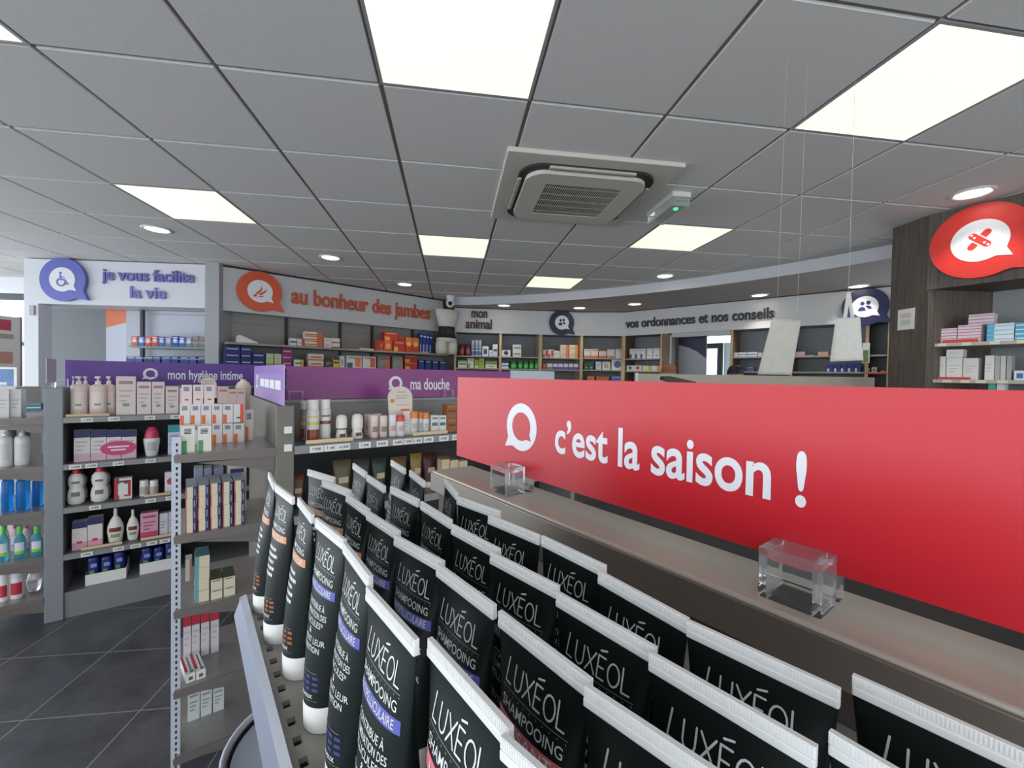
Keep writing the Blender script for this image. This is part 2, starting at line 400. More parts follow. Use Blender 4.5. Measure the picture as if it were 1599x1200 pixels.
# security camera in the corner
p = at_c(703, 470, 6.1)
t = thing('security_camera', 'small white dome security camera in the ceiling corner', 'camera', (p[0], p[1], CZ-.03), 0)
f = MB(); f.lathe([(.05, .03), (.055, 0), (.05, -.03)], white, n=16); f.build('base', t)
f = MB(); f.lathe([(.045, -.03), (.062, -.06), (.06, -.10), (.03, -.135), (.005, -.14)], white, n=18); f.build('housing', t)
f = MB(); d = Vector((-p[0], -p[1], -.1)).normalized()
f.tube([Vector((0, 0, -.085))+d*.045, Vector((0, 0, -.085))+d*.072], .028, black, 14); f.build('lens', t)

# ================================================================== roundels and lettering on the sign bands
def roundel(F, px, py, rpx, v, hexc, icon, label, squash=1.0, side=1, thick=.03):
    u, z = F.uz(px, py, v); u2, _ = F.uz(px+rpx, py, v); _, z2 = F.uz(px, py-rpx*squash, v)
    r = abs(z2-z)
    t = thing('sign_roundel', label, 'sign', F.pt(u, v, z), F.ang)
    f = MB(); vs, fs = poly2d([bubble(r)], thick/2); f.add([(x, -.012-thick/2-q, y) for x, y, q in vs], fs, M(hexc, .4)); f.build('disc', t)
    f = MB(); f.box(-.03, -.012, -.03, .03, 0, .03, grey_w); f.build('standoff', t)
    y = -.0125-thick
    f = MB(); f.flat(poly2d([bubble(r*.56)], .0015), white, y=y-.0012); f.build('speech_bubble', t)
    f = MB(); k = r*.56
    for n_, lp in enumerate(icon): f.flat(poly2d([[(round(x*k, 5), round(q*k, 5)) for x, q in lp[0]]], .0008), white if lp[1] == 'w' else M(hexc, .4), y=y-.004-.0004*n_)
    f.build('icon', t); return t
def lettering(F, s, px0, px1, py_mid, size_px, v, hexc, label, bold=.022, ext=.006, px_at=None, tz=None):
    u0, _ = F.uz(px0, py_mid, v); u1, _ = F.uz(px1, py_mid, v); um = (u0+u1)/2
    pm = px_at or (px0+px1)/2
    _, za = F.uz(pm, py_mid, v); _, zb = F.uz(pm, py_mid-size_px, v); sz = (zb-za)
    vs, fs = text2d(s, sz, bold, 1.0, ext, res=4); w = max(p[0] for p in vs)-min(p[0] for p in vs); k = (u1-u0)/w
    xm = (max(p[0] for p in vs)+min(p[0] for p in vs))/2
    t = thing('sign_lettering', label, 'sign', F.pt(um, v, za), F.ang)
    f = MB(); f.add([((x-xm)*k, -.014-q, y) for x, y, q in vs], fs, M(hexc, .45)); f.build('letters', t); return t
wheel = [(circle(-.12, .52, .10), None), (stroke((-.12, .36), (-.10, -.02), .055), None), (stroke((-.10, .18), (.18, .16), .04), None), (stroke((-.10, -.02), (.22, -.04), .06), None),
         (stroke((.22, -.04), (.38, -.36), .055), None), (stroke((.38, -.38), (.50, -.36), .05), None)]
wheel += [(stroke((-.06+.32*cos(a), -.22+.32*sin(a)), (-.06+.32*cos(a+.5), -.22+.32*sin(a+.5)), .045), None) for a in [2.2+.5*k for k in range(8)]]
legs = [(stroke((-.50, -.48), (-.05, -.05), .07), None), ([(-.30, -.10), (-.02, .12), (.12, .50), (.16, .12), (-.02, -.08), (-.22, -.28)], None), ([(-.12, -.26), (.20, -.02), (.56, .26), (.44, -.02), (.16, -.28), (-.06, -.36)], None),
        (stroke((-.5, -.5), (-.3, -.45), .06), None), (stroke((-.1, -.5), (.22, -.42), .05), None)]
people = [(circle(-.20, .30, .17, ry=.2), None), (circle(.24, .36, .17, ry=.2), None), ([(-.52, -.40), (-.46, -.12), (-.24, .02), (-.02, -.08), (.10, -.40)], None), ([(-.02, .02), (.16, .10), (.40, .04), (.52, -.22), (.24, -.24), (.12, -.06)], None)]
plas = [(stroke((-.26, -.28), (.26, .36), .14), None), (stroke((-.24, .26), (.28, -.24), .20), 'w'), (stroke((-.22, .24), (.26, -.22), .15), None)]
plas += [(circle(x, y, .05, 10), 'w') for x, y in ((-.26, .30), (-.16, .16), (.18, -.14), (.30, -.26))]
roundel(FJ, 103.5, 438, 33.5, 0, '#6268b8', wheel, 'violet speech-bubble roundel with a white wheelchair symbol')
lettering(FJ, 'je vous facilite', 161, 304.5, 432, 25.5, 0, '#6a66b0', 'violet raised lettering on white band, upper of two lines')
lettering(FJ, 'la vie', 205, 260.5, 458.5, 25.5, 0, '#7a74bc', 'violet raised lettering on white band, lower short line')
roundel(FU, 405, 456, 31, 0, '#d4552a', legs, 'orange speech-bubble roundel with a white legs symbol')
lettering(FU, 'au bonheur des jambes', 454.5, 671, 476, 32, 0, '#c4512f', 'orange raised lettering along the grey sign band', px_at=560)
lettering(FN, 'mon', 736, 761, 490, 21, 0, '#4a2620', 'dark brown raised lettering, upper line beside the mannequin')
lettering(FN, 'animal', 727, 768, 507, 21, 0, '#4a2620', 'dark brown raised lettering, lower line beside the mannequin')
roundel(FN, 876.5, 504.5, 19.5, 0, '#1d2140', people, 'small navy roundel with two people on the back wall')
lettering(FB, 'vos ordonnances et nos conseils', 978, 1209, 498, 22, 0, '#20222e', 'navy raised lettering along the curved white back band', px_at=1095)
roundel(FB, 1351, 480, 29, 0, '#1f2452', people, 'large navy roundel with two people behind the tote bag')
t = roundel(FW, 1533, 378, 57, 0, '#d22c20', plas, 'red roundel with crossed plasters on the dark wood', thick=.035)

# ================================================================== near gondola with the shampoo tubes
AT = 1.314; ASH = 1.243                                  # top surface and shelf heights
t = thing('shelf_gondola', 'low steel gondola carrying the dark shampoo tubes and red sign', 'shelf', FA.pt(0, 0, 0), FA.ang)
f = MB(); f.box(-.745, .379, AT-.006, 1.6, .468, AT, M('#b8b2a5', .34, .15, noise=.03, scale=3), .0025); f.build('top_cap', t)
f = MB(); f.box(-.745, .376, AT-.037, 1.6, .380, AT-.0035, M('#857e76', .36, .7, noise=.03, scale=3), .0012); f.build('top_skirt', t)  # darker than the top: shade on the front face put into its colour
f = MB(); f.box(-.74, .392, 0, 1.6, .405, AT-.007, M('#4a4541', .45, .3)); f.build('back_panel', t)
f = MB(); f.box(-.75, .42, 0, 1.6, .44, AT-.007, steel_d); f.build('rear_panel', t)
for z in (1.20, .93, .62, .3):
    f = MB(); f.box(-.70, .441, z-.025, 1.6, .83, z, M('#262627', .5, .2)); f.build('dark_rear_shelf', t)  # shelves added near black so the gap under the red sign reads dark
f = MB()

us = [-.565]; k = -.558
pl = M('#a09c94', .42, .25)
# perforated shelf plate: a row of real square openings near the front edge
H0, H1 = .0592, .0646
f.box(-.565, .048, ASH-.004, 1.3, H0, ASH, pl); f.box(-.565, H1, ASH-.004, 1.3, .391, ASH, pl)
u = -.565; k = 0
while u < 1.3:
    nu = -.5495+.0205*k; f.box(u, H0, ASH-.004, nu, H1, ASH, pl); u = nu+.0084; k += 1
f.box(-.565, .048, ASH-.035, 1.3, .391, ASH-.031, black)  # black plate added below so the openings look dark, in place of shade
f.box(-.565, .056, ASH-.031, -.559, .391, ASH-.004, black)
f.build('shelf', t)
f = MB(); f.prismx([(.0478, ASH+.004), (.053, ASH+.006), (.0535, ASH+.0005), (.0445, ASH-.012), (.0440, ASH-.0155), (.0420, ASH-.013)], -.552, 1.3, lip_m)
f.prismx([(.0475, ASH+.006), (.0535, ASH+.008), (.0535, ASH+.004), (.048, ASH+.002)], -.552, 1.3, M('#c9cedc', .25, .3)); f.build('price_rail', t)
for z in (.93, .62, .3):
    f = MB(); f.box(-.565, .09, z-.03, 1.3, .391, z, pl); f.build('shelf', t)
f = MB(); f.box(-.565, .07, 0, 1.3, .391, .1, dgrey); f.build('base', t)

# the red sign
SB0, SB1 = .4285, .4335
def flag_sign(F, u0, u1, v, z0, z1, hexc, text, size, label, logo_u, text_u, sx, th=.004, logo=True, bold=.012):
    t = thing('aisle_sign', label, 'sign', F.pt(u0, v, z0), F.ang)
    m = M(hexc, .32, spec=.38); f = MB(); f.box(0, 0, 0, u1-u0, th, z1-z0, m); f.build('panel', t)
    h = z1-z0
    if logo:
        f = MB(); r = h*.245
        o = bubble(r, -1); i = bubble(r*.60, 1)
        f.flat(poly2d([o]), M('#e4e4ea', .4), x=logo_u-u0, y=-.0004, z=h*.5, sc=1); f.flat(poly2d([i]), m, x=logo_u-u0, y=-.0008, z=h*.505); f.build('logo', t)
    vs, fs = text2d(text, size, bold, sx, 0, align='LEFT', res=6)
    mn = min(p[0] for p in vs)
    f = MB(); f.add([(x-mn+text_u-u0, -.0004, y+h*.455) for x, y, q in vs], fs, M('#e4e4ea', .4)); f.build('lettering', t)
    return t
ua, _ = FA.uz(714, 650, SB0); 
uL, _ = FA.uz(814, 668, SB0); uT0, _ = FA.uz(867, 690, SB0); uT1, _ = FA.uz(1257, 740, SB0)
vs, _f = text2d("c'est la saison !", .1, .02, 1, 0, 'LEFT', res=6); w1 = max(p[0] for p in vs)-min(p[0] for p in vs)
SZX = .067
flag_sign(FA, ua, .48, SB0, AT+.026, 1.4965, '#c4202c', 'c\u2019est la saison !', SZX, 'large red aisle sign reading c\u2019est la saison in the foreground', uL, uT0, (uT1-uT0)/(w1*SZX/.1), bold=.02)
for px, nm in ((1231, 'near'), (780, 'far')):
    u, _ = FA.uz(px, 950 if px > 1000 else 752, .395)
    t = thing('acrylic_holder', {'near': 'larger clear acrylic holder gripping the red sign, nearest the camera', 'far': 'clear acrylic holder under the left end of the red sign'}[nm], 'sign holder', FA.pt(u, .393, AT), FA.ang, 'acrylic holders of the red sign')
    f = MB(); w = .0235
    f.box(-w, 0, 0, -w+.007, .035, .043, clear, .001); f.box(w-.007, 0, 0, w, .035, .043, clear, .001); f.box(-w+.007, 0, .034, w-.007, .035, .043, clear, .001); f.box(-w+.007, 0, 0, w-.007, .035, .006, clear, .001)
    f.build('frame', t); f = MB(); f.box(-w, .0425, 0, w, .055, .043, clear, .001); f.build('rear_plate', t)

# the shampoo tubes
TW, TH, RB = .0588, .142, .0168
CAPH = .019; CRH = .0066
def tube_sec(q):                            # q 0 at the cap, 1 at the crimp -> half width, half depth
    q = min(max(q, 0), 1); return RB+(TW/2-RB)*q**.95, max(.0011, RB*(1-q**1.75))
def tube_y(x, z):
    q = (z-CAPH)/(TH-CRH-CAPH); hw, hd = tube_sec(q); return -hd*math.sqrt(max(0., 1-(x/hw)**2))
t_body = M('#111a18', .46, spec=.32); t_white = M('#e4e4e2', .4); t_cap = M('#e6e4de', .45)
t_ink = M('#dcdedb', .5)
def loft(f, z0, z1, ns, m, grow=0.):
    n = 36; vs = []; fs = []
    for j in range(ns+1):
        z = z0+(z1-z0)*j/ns; hw, hd = tube_sec((z-CAPH)/(TH-CRH-CAPH))
        for k in range(n): a = 2*pi*k/n; vs.append(((hw+grow)*cos(a), (hd+grow)*sin(a), z))
    for j in range(ns):
        for k in range(n): a = j*n+k; b = j*n+(k+1) % n; fs.append((a, b, b+n, a+n))
    f.add(vs, fs, m, True)
def build_tube_meshes():
    f = MB(); loft(f, CAPH, TH-CRH, 22, t_body); body = f
    f = MB(); n = 36; prof = [(RB*.96, 0), (RB*1.0, .0015), (RB*1.015, CAPH*.9), (RB*1.0, CAPH)]
    f.lathe(prof, t_cap, n=36); cap = f
    f = MB(); z = TH-CRH; hw = TW/2
    f.box(-hw, -.0016, z-.001, hw, .0016, z+.0026, t_white, .0006); f.box(-hw, -.0011, z+.0026, hw, .0011, TH, t_white)
    k = -hw+.0006
    while k < hw-.0006:
        f.box(k, -.0014, z+.0029, k+.00055, .0014, TH-.0003, t_white); k += .0011
    crimp = f
    return body, cap, crimp
TB, TC, TCR = build_tube_meshes()
def wrap(f, vf, m, x0, z0, off=.00025):
    vs, fs = vf
    # triangulate fine enough to follow the curved front
    bm = bmesh.new(); bv = [bm.verts.new((x+x0, 0, y+z0)) for x, y, q in vs]
    for fc in fs:
        try: bm.faces.new([bv[i] for i in fc])
        except ValueError: pass
    for xx in [-.027+.0045*k for k in range(13)]:
        g = bm.verts[:]+bm.edges[:]+bm.faces[:]; bmesh.ops.bisect_plane(bm, geom=g, plane_co=(xx, 0, 0), plane_no=(1, 0, 0))
    bm.verts.index_update()
    f.add([(v.co.x, tube_y(v.co.x, v.co.z)-off, v.co.z) for v in bm.verts], [[v.index for v in q.verts] for q in bm.faces], m); bm.free()
def band(f, xa, xb, za, zb, m, off=.0002, n=14):
    vs = []; fs = []
    for j in range(2):
        for k in range(n+1):
            x = xa+(xb-xa)*k/n; z = (za, zb)[j]; vs.append((x, tube_y(x, z)-off, z))
    for k in range(n): fs.append((k, k+1, n+2+k, n+1+k))
    f.add(vs, fs, m)
def fit(s, width, size, bold=0, align='CENTER'):
    vs, fs = text2d(s, size, bold, 1, 0, align); w = max(p[0] for p in vs)-min(p[0] for p in vs); k = width/w
    return [(x*k, y, q) for x, y, q in vs], fs
def logo_vf():
    """the narrow caps of the tube logo, drawn as thin strokes"""
    w = .00042; loops = []; H = .0099
    def S(x0, y0, x1, y1): loops.append(stroke((x0, y0), (x1, y1), w, 3))
    x = 0; g = .0012
    S(x+.0012, H*1.05, x, 0); S(x, 0, x+.0042, 0); x += .0042+g+.0012
    # U
    S(x, H*.95, x, .003); S(x+.0052, H*.95, x+.0052, .003)
    for k in range(6): a = pi+pi*k/6; b = pi+pi*(k+1)/6; S(x+.0026+.0026*cos(a), .003+.003*sin(a), x+.0026+.0026*cos(b), .003+.003*sin(b))
    x += .0052+g+.0006
    S(x, H*.95, x+.0058, 0); S(x+.0058, H*.95, x, 0); x += .0058+g+.0004
    S(x, 0, x, H*.95); S(x, 0, x+.0042, 0); S(x, H*.48, x+.0034, H*.48); S(x, H*.95, x+.0042, H*.95); S(x+.0008, H*1.18, x+.0044, H*1.28); x += .0042+g+.0006
    for k in range(14): a = 2*pi*k/14; b = 2*pi*(k+1)/14; S(x+.0032+.0032*cos(a), H*.475+H*.475*sin(a), x+.0032+.0032*cos(b), H*.475+H*.475*sin(b))
    x += .0064+g+.0004
    S(x, H*1.02, x, 0); S(x, 0, x+.004, 0); x += .004
    return loops, x
LG, LGW = logo_vf()
def tube_print(word, hexc, lines, col2):
    f = MB(); zt = TH-CRH
    k = .0378/LGW
    for lp in LG: wrap(f, ([(round((x-LGW/2)*k, 6), y, 0) for x, y in lp], [tuple(range(len(lp)))]), t_ink, 0, zt-.0198)
    band(f, -.021, .021, zt-.0221, zt-.0218, M('#8f9692', .5))
    for q in range(11): band(f, -.020+.004*q, -.0196+.004*q, zt-.0238, zt-.0230, M('#8f9692', .5), n=1)
    wrap(f, fit('SHAMPOOING', .0390, .0068, .004), t_ink, 0, zt-.0280)
    band(f, -.0235, .0225, zt-.0388, zt-.0324, M(hexc, .5)); wrap(f, fit(word, .038 if len(word) > 9 else .030, .0062, .003), t_ink, 0, zt-.0357, .0004)
    for q, s in enumerate(lines):
        if s: wrap(f, fit(s, min(.034, .0026*len(s)+.0006), .0058, .004), t_ink, 0, zt-.0470-.0058*q)
    band(f, -.016, .012, zt-.0920, zt-.0916, M('#7d8480', .5)); c2 = M(col2, .5)
    for q in range(3):
        for j in range(5): band(f, -.016+.0062*j, -.0118+.0062*j, zt-.0962-.0042*q, zt-.0940-.0042*q, c2, n=3)
    wrap(f, fit('de cheveux', .022, .006, .002), t_ink, -.002, zt-.1080)
    band(f, -.016, .012, zt-.1118, zt-.1115, M('#7d8480', .5))
    return f
ANT = ['CONTRIBUE \u00c0', 'L\u2019\u00c9LIMINATION DES', 'PELLICULES*', '&', 'PR\u00c9VIENT LEUR', 'APPARITION']
TPR = {'o': tube_print('R\u00c9PARATEUR', '#d9915f', [], '#9a5a30'), 'b': tube_print('ANTIPELLICULAIRE', '#5d5fae', ANT, '#3a3f78'), 'p': tube_print('LISSANT', '#e0707c', [], '#8a3a44')}
for q in range(5): pass
for key in ('o', 'p'):                       # unreadable small print
    f = TPR[key]; zt = TH-CRH
    for q, w in enumerate((.020, .026, .016, .022, .018)):
        x = -w/2
        while x < w/2: l = .0022+.002*((q*7+int(x*1e4)) % 3)/2; band(f, x, min(x+l, w/2), zt-.0485-.0058*q, zt-.0456-.0058*q, t_ink, n=2); x += l+.0008
_tm = {}
def tmesh(mb, name):
    if id(mb) not in _tm:
        o = mb.build(name); _tm[id(mb)] = o.data; bpy.data.objects.remove(o)
    return _tm[id(mb)]
cname = {'o': 'orange-banded', 'b': 'blue-banded', 'p': 'pink-banded'}
TUBES = [  # left crimp corner, right corner or None, band colour, label
 ((420.4, 737.8), None, 'o', 'orange-banded tube at the shelf front\u2019s far left corner, behind two others'),
 ((430, 756), (460, 778), 'o', 'second tube of the far left front column, orange band'),
 ((466, 776.5), (489.5, 806), 'o', 'frontmost orange-banded tube, standing alone with its white cap in full view'),
 ((482, 732), (532.7, 747), 'o', 'crookedly turned orange REPARATEUR tube behind the front column'),
 ((505.5, 750), (549, 766), 'o', 'tube just in front of the crookedly turned orange tube'),
 ((542.7, 772), (576.7, 796), 'o', 'front tube of the second column, behind the blue-banded pair'),
 ((560.7, 720.8), (588, 739), 'o', 'farthest tube of the third column, with orange band'),
 ((571.4, 740.4), (604, 762), 'o', 'second farthest tube of the third column'),
 ((609.6, 718), (635, 734), 'o', 'farthest tube of the whole shelf, top of the fourth column'),
 ((611.8, 759.5), (656.4, 781), 'b', 'third tube of the third column, below the farthest pair'),
 ((639.4, 734), (664, 753), 'o', 'second tube of the fourth column beside the steel end'),
 ((683, 741.5), (705, 768), 'o', 'twisted tube beside the far end of the steel top'),
 ((509.7, 805), (559.7, 841), 'b', 'farthest of three blue-banded tubes along the shelf front'),
 ((543.7, 845.7), (586, 899), 'b', 'middle of three blue-banded tubes along the shelf front'),
 ((569, 910), (660, 1010), 'b', 'nearest blue ANTIPELLICULAIRE tube along the shelf front, facing us fully'),
 ((584, 795.7), (638, 828.6), 'b', 'farthest blue-banded tube of the second row'),
 ((627.7, 835), (701, 874), 'b', 'second blue-banded tube of the second row'),
 ((665, 782), (714, 811.6), 'b', 'farthest tube of the third row along the gondola'),
 ((707, 820), (780, 858), 'b', 'second tube of the third row along the gondola'),
 ((768, 863), (867, 913), 'b', 'third tube of the third row, under the back row gap'),
 ((712, 775), (784, 800), 'b', 'farthest tube of the back row beside the steel top'),
 ((767, 806), (839, 835), 'b', 'second tube of the back row beside the steel top'),
 ((844, 836), (950, 886), 'b', 'third tube of the back row beside the steel top'),
 ((937, 893), (1073, 966), 'p', 'fourth tube of the back row beside the steel top'),
 ((683, 880), (768, 942), 'b', 'nearest blue-banded tube of the second row, before the pink ones'),
 ((788.5, 947), (942.6, 1060), 'p', 'pink-banded tube of the second row with only its word ending seen'),
 ((694, 982), (837, 1126), 'p', 'pink LISSANT tube at the front, word LISS readable at the bottom'),
 ((785, 1114), (905, 1214), 'p', 'tube at the bottom edge overlapping the pink LISSANT tube'),
 ((872, 926), (1022, 1011), 'p', 'fourth tube of the third row, beneath the back row'),
 ((1068, 971), (1297, 1076), 'p', 'fifth tube of the back row, below the near acrylic holder'),
 ((1000, 1010), (1243, 1148), 'p', 'fifth tube of the third row, large letters at bottom centre'),
 ((903, 1060), (1134, 1212), 'p', 'tube cut by the bottom edge, third from the right corner'),
 ((1301, 1040), (1597, 1172), 'p', 'rightmost tube of the back row, in the lower right corner'),
 ((1275, 1130), None, 'p', 'tube cut by the bottom edge in the lower right corner'),
]
placed = []
for (pl_, pr_, col, lb) in TUBES:
    a = at_z(*pl_, 1.385); e = FA.e
    if pr_ is not None:
        b = at_z(*pr_, 1.385); d = b-a; ang = atan2(d[1], d[0]); ctr = (a+b)/2 if TW*.8 < hypot(*d) < TW+.03 else a+d/hypot(*d)*TW/2
    else:
        ang = FA.ang-radians(3); ctr = a+np.array([cos(ang), sin(ang)])*TW/2
    u, v = FA.e @ ctr, FA.n @ ctr
    rw = 0 if v < .095 else 1 if v < .145 else 2 if v < .185 else 3
    v = (min(max(v, .0735), .0845), min(max(v, .118), .1222), min(max(v, .156), .168), max(v, .192))[rw]
    placed.append([rw, u, v, ang, col, lb])
for rw in range(4):                       # neighbours of one row stand shoulder to shoulder
    r_ = sorted([p for p in placed if p[0] == rw], key=lambda p: p[1])
    for p, q in zip(r_[:-1], r_[1:]):
        if q[1]-p[1] < TW+.0002: q[1] = p[1]+TW+.0002
for rw, u, v, ang, col, lb in placed:
    p = FA.pt(u, v, ASH+.0004)
    t = thing('shampoo_tube', lb, 'tube', p, ang, 'dark shampoo tubes on the near shelf')
    for nm, mb_ in (('body', TB), ('cap', TC), ('crimped_end', TCR), ('printed_label', TPR[col])):
        o = bpy.data.objects.new(nm, tmesh(mb_, nm)); COL.objects.link(o); o.parent = t

# round bin at the end of the near gondola
p = at_c(420, 1200, .80)
t = thing('waste_bin', 'round pale grey bin at the end of the near gondola', 'bin', (p[0]+.075, p[1]+.02, 0), 0)
zr = p[2]+.045
f = MB(); bm2 = M('#8f98a8', .45); f.lathe([(.135, 0), (.15, zr-.02), (.155, zr), (.149, zr), (.143, zr-.03)], M('#b6bcc8', .35), n=40, cap=False); f.build('body', t)
f = MB(); f.lathe([(.143, zr-.005), (.140, zr-.02)], black, n=40, cap=False); f.lathe([(.001, zr-.010), (.139, zr-.012)], M('#9aa3b2', .4), n=40, cap=False); f.build('lid', t)

# ================================================================== products: cartons, bottles, jars
def bits(f, w, h, style, y=-.0004, d=None):
    """printed areas on a carton's front: letter=place, #=colour"""
    for q, s in enumerate(style.split()):
        k, c = s[0], M('#'+s.split('#')[1], .5); yy = y-.00015*q
        R = lambda a, b, cc, dd: f.front((a-.5)*w, b*h, (cc-.5)*w, dd*h, c, yy)
        if k == 't': R(0, .76, 1, 1)
        elif k == 'T': R(0, .5, 1, 1)
        elif k == 'b': R(0, 0, 1, .26)
        elif k == 'B': R(0, 0, 1, .46)
        elif k == 'm': R(0, .38, 1, .62)
        elif k == 'M': R(.1, .30, .9, .62)
        elif k == 'l': R(0, 0, .28, 1)
        elif k == 'r': R(.66, 0, 1, 1)
        elif k == 'L': R(0, 0, .1, 1)
        elif k == 'v': R(.76, .2, .88, .8)
        elif k == 'R': R(.56, .12, .94, .88)
        elif k == 'c': R(.22, .2, .78, .72)
        elif k == 'e': R(.04, 0, .4, .45)
        elif k == 'o': f.flat(poly2d([circle(0, 0, 1, 18, ry=.62)]), c, y=yy, z=.5*h, sc=.4*w)
        elif k == 'u': f.flat(poly2d([circle(0, 0, 1, 18)]), c, y=yy, z=.55*h, sc=.34*min(w, h))
        elif k == 'x':
            for j in range(3): R(.16, .60-.13*j, .84-.14*j, .65-.13*j)
        elif k == 'n': R(.14, .80, .86, .88)
        elif k == 'w': R(.12, .42, .88, .60)
        elif k == 'k':
            for j in range(4): R(.2, .70+.055*j, .74, .735+.055*j)
        elif k == 'd': R(.32, .22, .68, .30)
def carton(name, label, cat, loc, rz, w, h, d, base, style='', group=None, top=None, side=None):
    f = MB(); m = M('#'+base.lstrip('#'), .5)
    f.box(-w/2, 0, 0, w/2, d, h, m)
    if style: bits(f, w, h, style)
    if top: f.quad([(-w/2, 0, h+.0003), (w/2, 0, h+.0003), (w/2, d, h+.0003), (-w/2, d, h+.0003)], M(top, .4))
    if side:
        for s in (-1, 1): f.quad([(s*(w/2+.0003), 0, 0), (s*(w/2+.0003), d, 0), (s*(w/2+.0003), d, h), (s*(w/2+.0003), 0, h)], M(side, .5))
    o = f.build(name, None, loc, rz); return tag(o, label, cat, group)
def put(F, z, px0, px1, pyt, v, base, style, label, name='carton', cat='box', d=.06, group=None, n=1, top=None, side=None, words=None, gap=.0006, pyb=None):
    """cartons between two picture columns with the front at v; n = number piled up"""
    pym = pyt+8
    u0, _ = F.uz(px0, pym, v); u1, _ = F.uz(px1, pym, v); _, zt = F.uz((px0+px1)/2, pyt, v)
    if pyb is not None: z = max(z, F.uz((px0+px1)/2, pyb, v)[1])
    h = max((zt-z)/n, .008); out = []
    for k in range(n):
        lb = label if n == 1 else f'{lev(k, n)} {label}'
        j = random.uniform(-.0012, .0012) if k else 0
        out.append(carton(name, lb, cat, F.pt((u0+u1)/2+j, v+abs(j), z+.0004+h*k), F.ang, max(u1-u0-.0012, .005), h-gap, d, base, style, group, top, side))
    return out
def bottle(F, z, px0, px1, pyt, v, label, kind, cols, group=None, name='bottle', cat='bottle', flat=1.0, pushback=True):
    pym = pyt+10; u0, _ = F.uz(px0, pym, v); u1, _ = F.uz(px1, pym, v); r = (u1-u0)/2
    _, zt = F.uz((px0+px1)/2, pyt, v+r*flat); h = zt-z
    t = thing(name, label, cat, F.pt((u0+u1)/2, v+r*flat, z+.0004), F.ang, group)
    c = [x if not isinstance(x, str) else M(x, .35, coat=.2) for x in cols]
    def L(nm, prof, m, sq=flat): f = MB(); f.lathe([(a*r, b*h) for a, b in prof], m, n=20, sy=sq); return f.build(nm, t)
    def patch(nm, z0, z1, rr, m, wid=.8):
        f = MB(); vs = []; fs = []; n = 10
        for j in (z0, z1):
            for k in range(n+1): a = -pi/2-wid+2*wid*k/n; vs.append((rr*r*cos(a), rr*r*flat*sin(a), j*h))
        for k in range(n): fs.append((k, k+1, n+2+k, n+1+k))
        f.add(vs, fs, m, True); return f.build(nm, t)
    if kind == 'pump':
        L('body', [(.92, 0), (1, .02), (1, .70), (.9, .76), (.4, .80)], c[0]); L('collar', [(.34, .80), (.34, .88), (.14, .885), (.14, .95)], c[1], 1)
        f = MB(); f.box(-.30*r, -.9*r*1.0, .95*h, .30*r, .3*r, h, c[1], .002); f.build('pump_head', t)
        patch('label', .18, .60, 1.012, c[2]); 
        if len(c) > 3: patch('leaf_mark', .26, .31, 1.02, c[3], .35)
    elif kind == 'eight':
        L('body', [(.55, 0), (.95, .05), (1, .22), (.92, .38), (.74, .47), (.86, .56), (.93, .66), (.85, .78), (.5, .87)], c[0]); L('cap', [(.46, .87), (.46, .985), (.4, 1)], c[1], .8 if flat < 1 else 1)
        patch('label', .2, .36, .985, c[2], .5); patch('label', .60, .66, .93, c[2], .5)
    elif kind == 'wash':
        L('body', [(.6, 0), (.72, .03), (.98, .5), (1, .60), (.9, .62)], c[0]); L('cap', [(.9, .62), (.88, .70), (.74, .88), (.4, 1)], c[1]); patch('label', .2, .5, 1.0, c[2], .5)
    elif kind == 'teardrop':
        L('body', [(.62, 0), (.8, .05), (1, .34), (.96, .5), (.62, .68), (.26, .78)], c[0]); L('cap', [(.24, .78), (.24, .97), (.2, 1)], c[1], 1); patch('label', .34, .46, 1.01, c[2], .75); patch('label', .18, .28, .95, c[3], .6)
    elif kind == 'spray':
        L('body', [(.95, 0), (1, .01), (1, .74), (.86, .785)], c[0], 1); L('cap', [(.9, .785), (.9, .97), (.84, 1)], c[1], 1)
        patch('label', .06, .30, 1.012, c[2], 1.1); patch('label', .40, .48, 1.012, c[3], 1.1); patch('label', .58, .62, 1.012, c[3], .8)
    elif kind == 'rollon':
        L('body', [(.86, 0), (.96, .03), (.9, .2), (.78, .32), (.86, .42)], c[0], 1); L('ring', [(.94, .42), (.94, .47)], c[2], 1); L('cap', [(.94, .47), (.94, .78), (.8, .94), (.4, 1)], c[1], 1); patch('label', .12, .26, .95, c[3], .55)
    elif kind == 'mouth':
        L('body', [(.92, 0), (1, .02), (1, .48), (.8, .64), (.42, .76)], c[0]); L('cap', [(.44, .76), (.46, .97), (.4, 1)], c[1], 1); patch('label', .14, .50, 1.012, c[2], .8); patch('label', .14, .24, 1.02, c[3], .8)
    elif kind == 'big':
        L('body', [(.9, 0), (1, .03), (1, .78), (.7, .9), (.4, .95)], c[0]); L('cap', [(.34, .95), (.34, 1)], c[1], 1)
    elif kind == 'jar':
        L('body', [(.95, 0), (1, .02), (1, .72), (.9, .76)], c[0], 1); L('lid', [(.96, .76), (.96, .98), (.9, 1)], c[1], 1); patch('label', .16, .6, 1.015, c[2], .9)
    elif kind == 'stick':
        L('body', [(.95, 0), (1, .02), (1, .70)], c[0], 1); L('cap', [(1, .70), (1, .95), (.85, 1)], c[1], 1); patch('label', .25, .5, 1.015, c[2], .7)
    elif kind == 'tubecap':
        L('cap', [(.7, 0), (.72, .17)], c[1], 1); f = MB(); vs = []; n = 16
        pr = [(.72, .72, .17), (.82, .6, .45), (.93, .38, .75), (1, .06, 1)]
        for a, b, q in pr: vs += [(a*r*cos(2*pi*k/n), b*r*sin(2*pi*k/n), q*h) for k in range(n)]
        fs = [(j*n+k, j*n+(k+1) % n, (j+1)*n+(k+1) % n, (j+1)*n+k) for j in range(len(pr)-1) for k in range(n)]+[tuple(range(3*n, 4*n))]
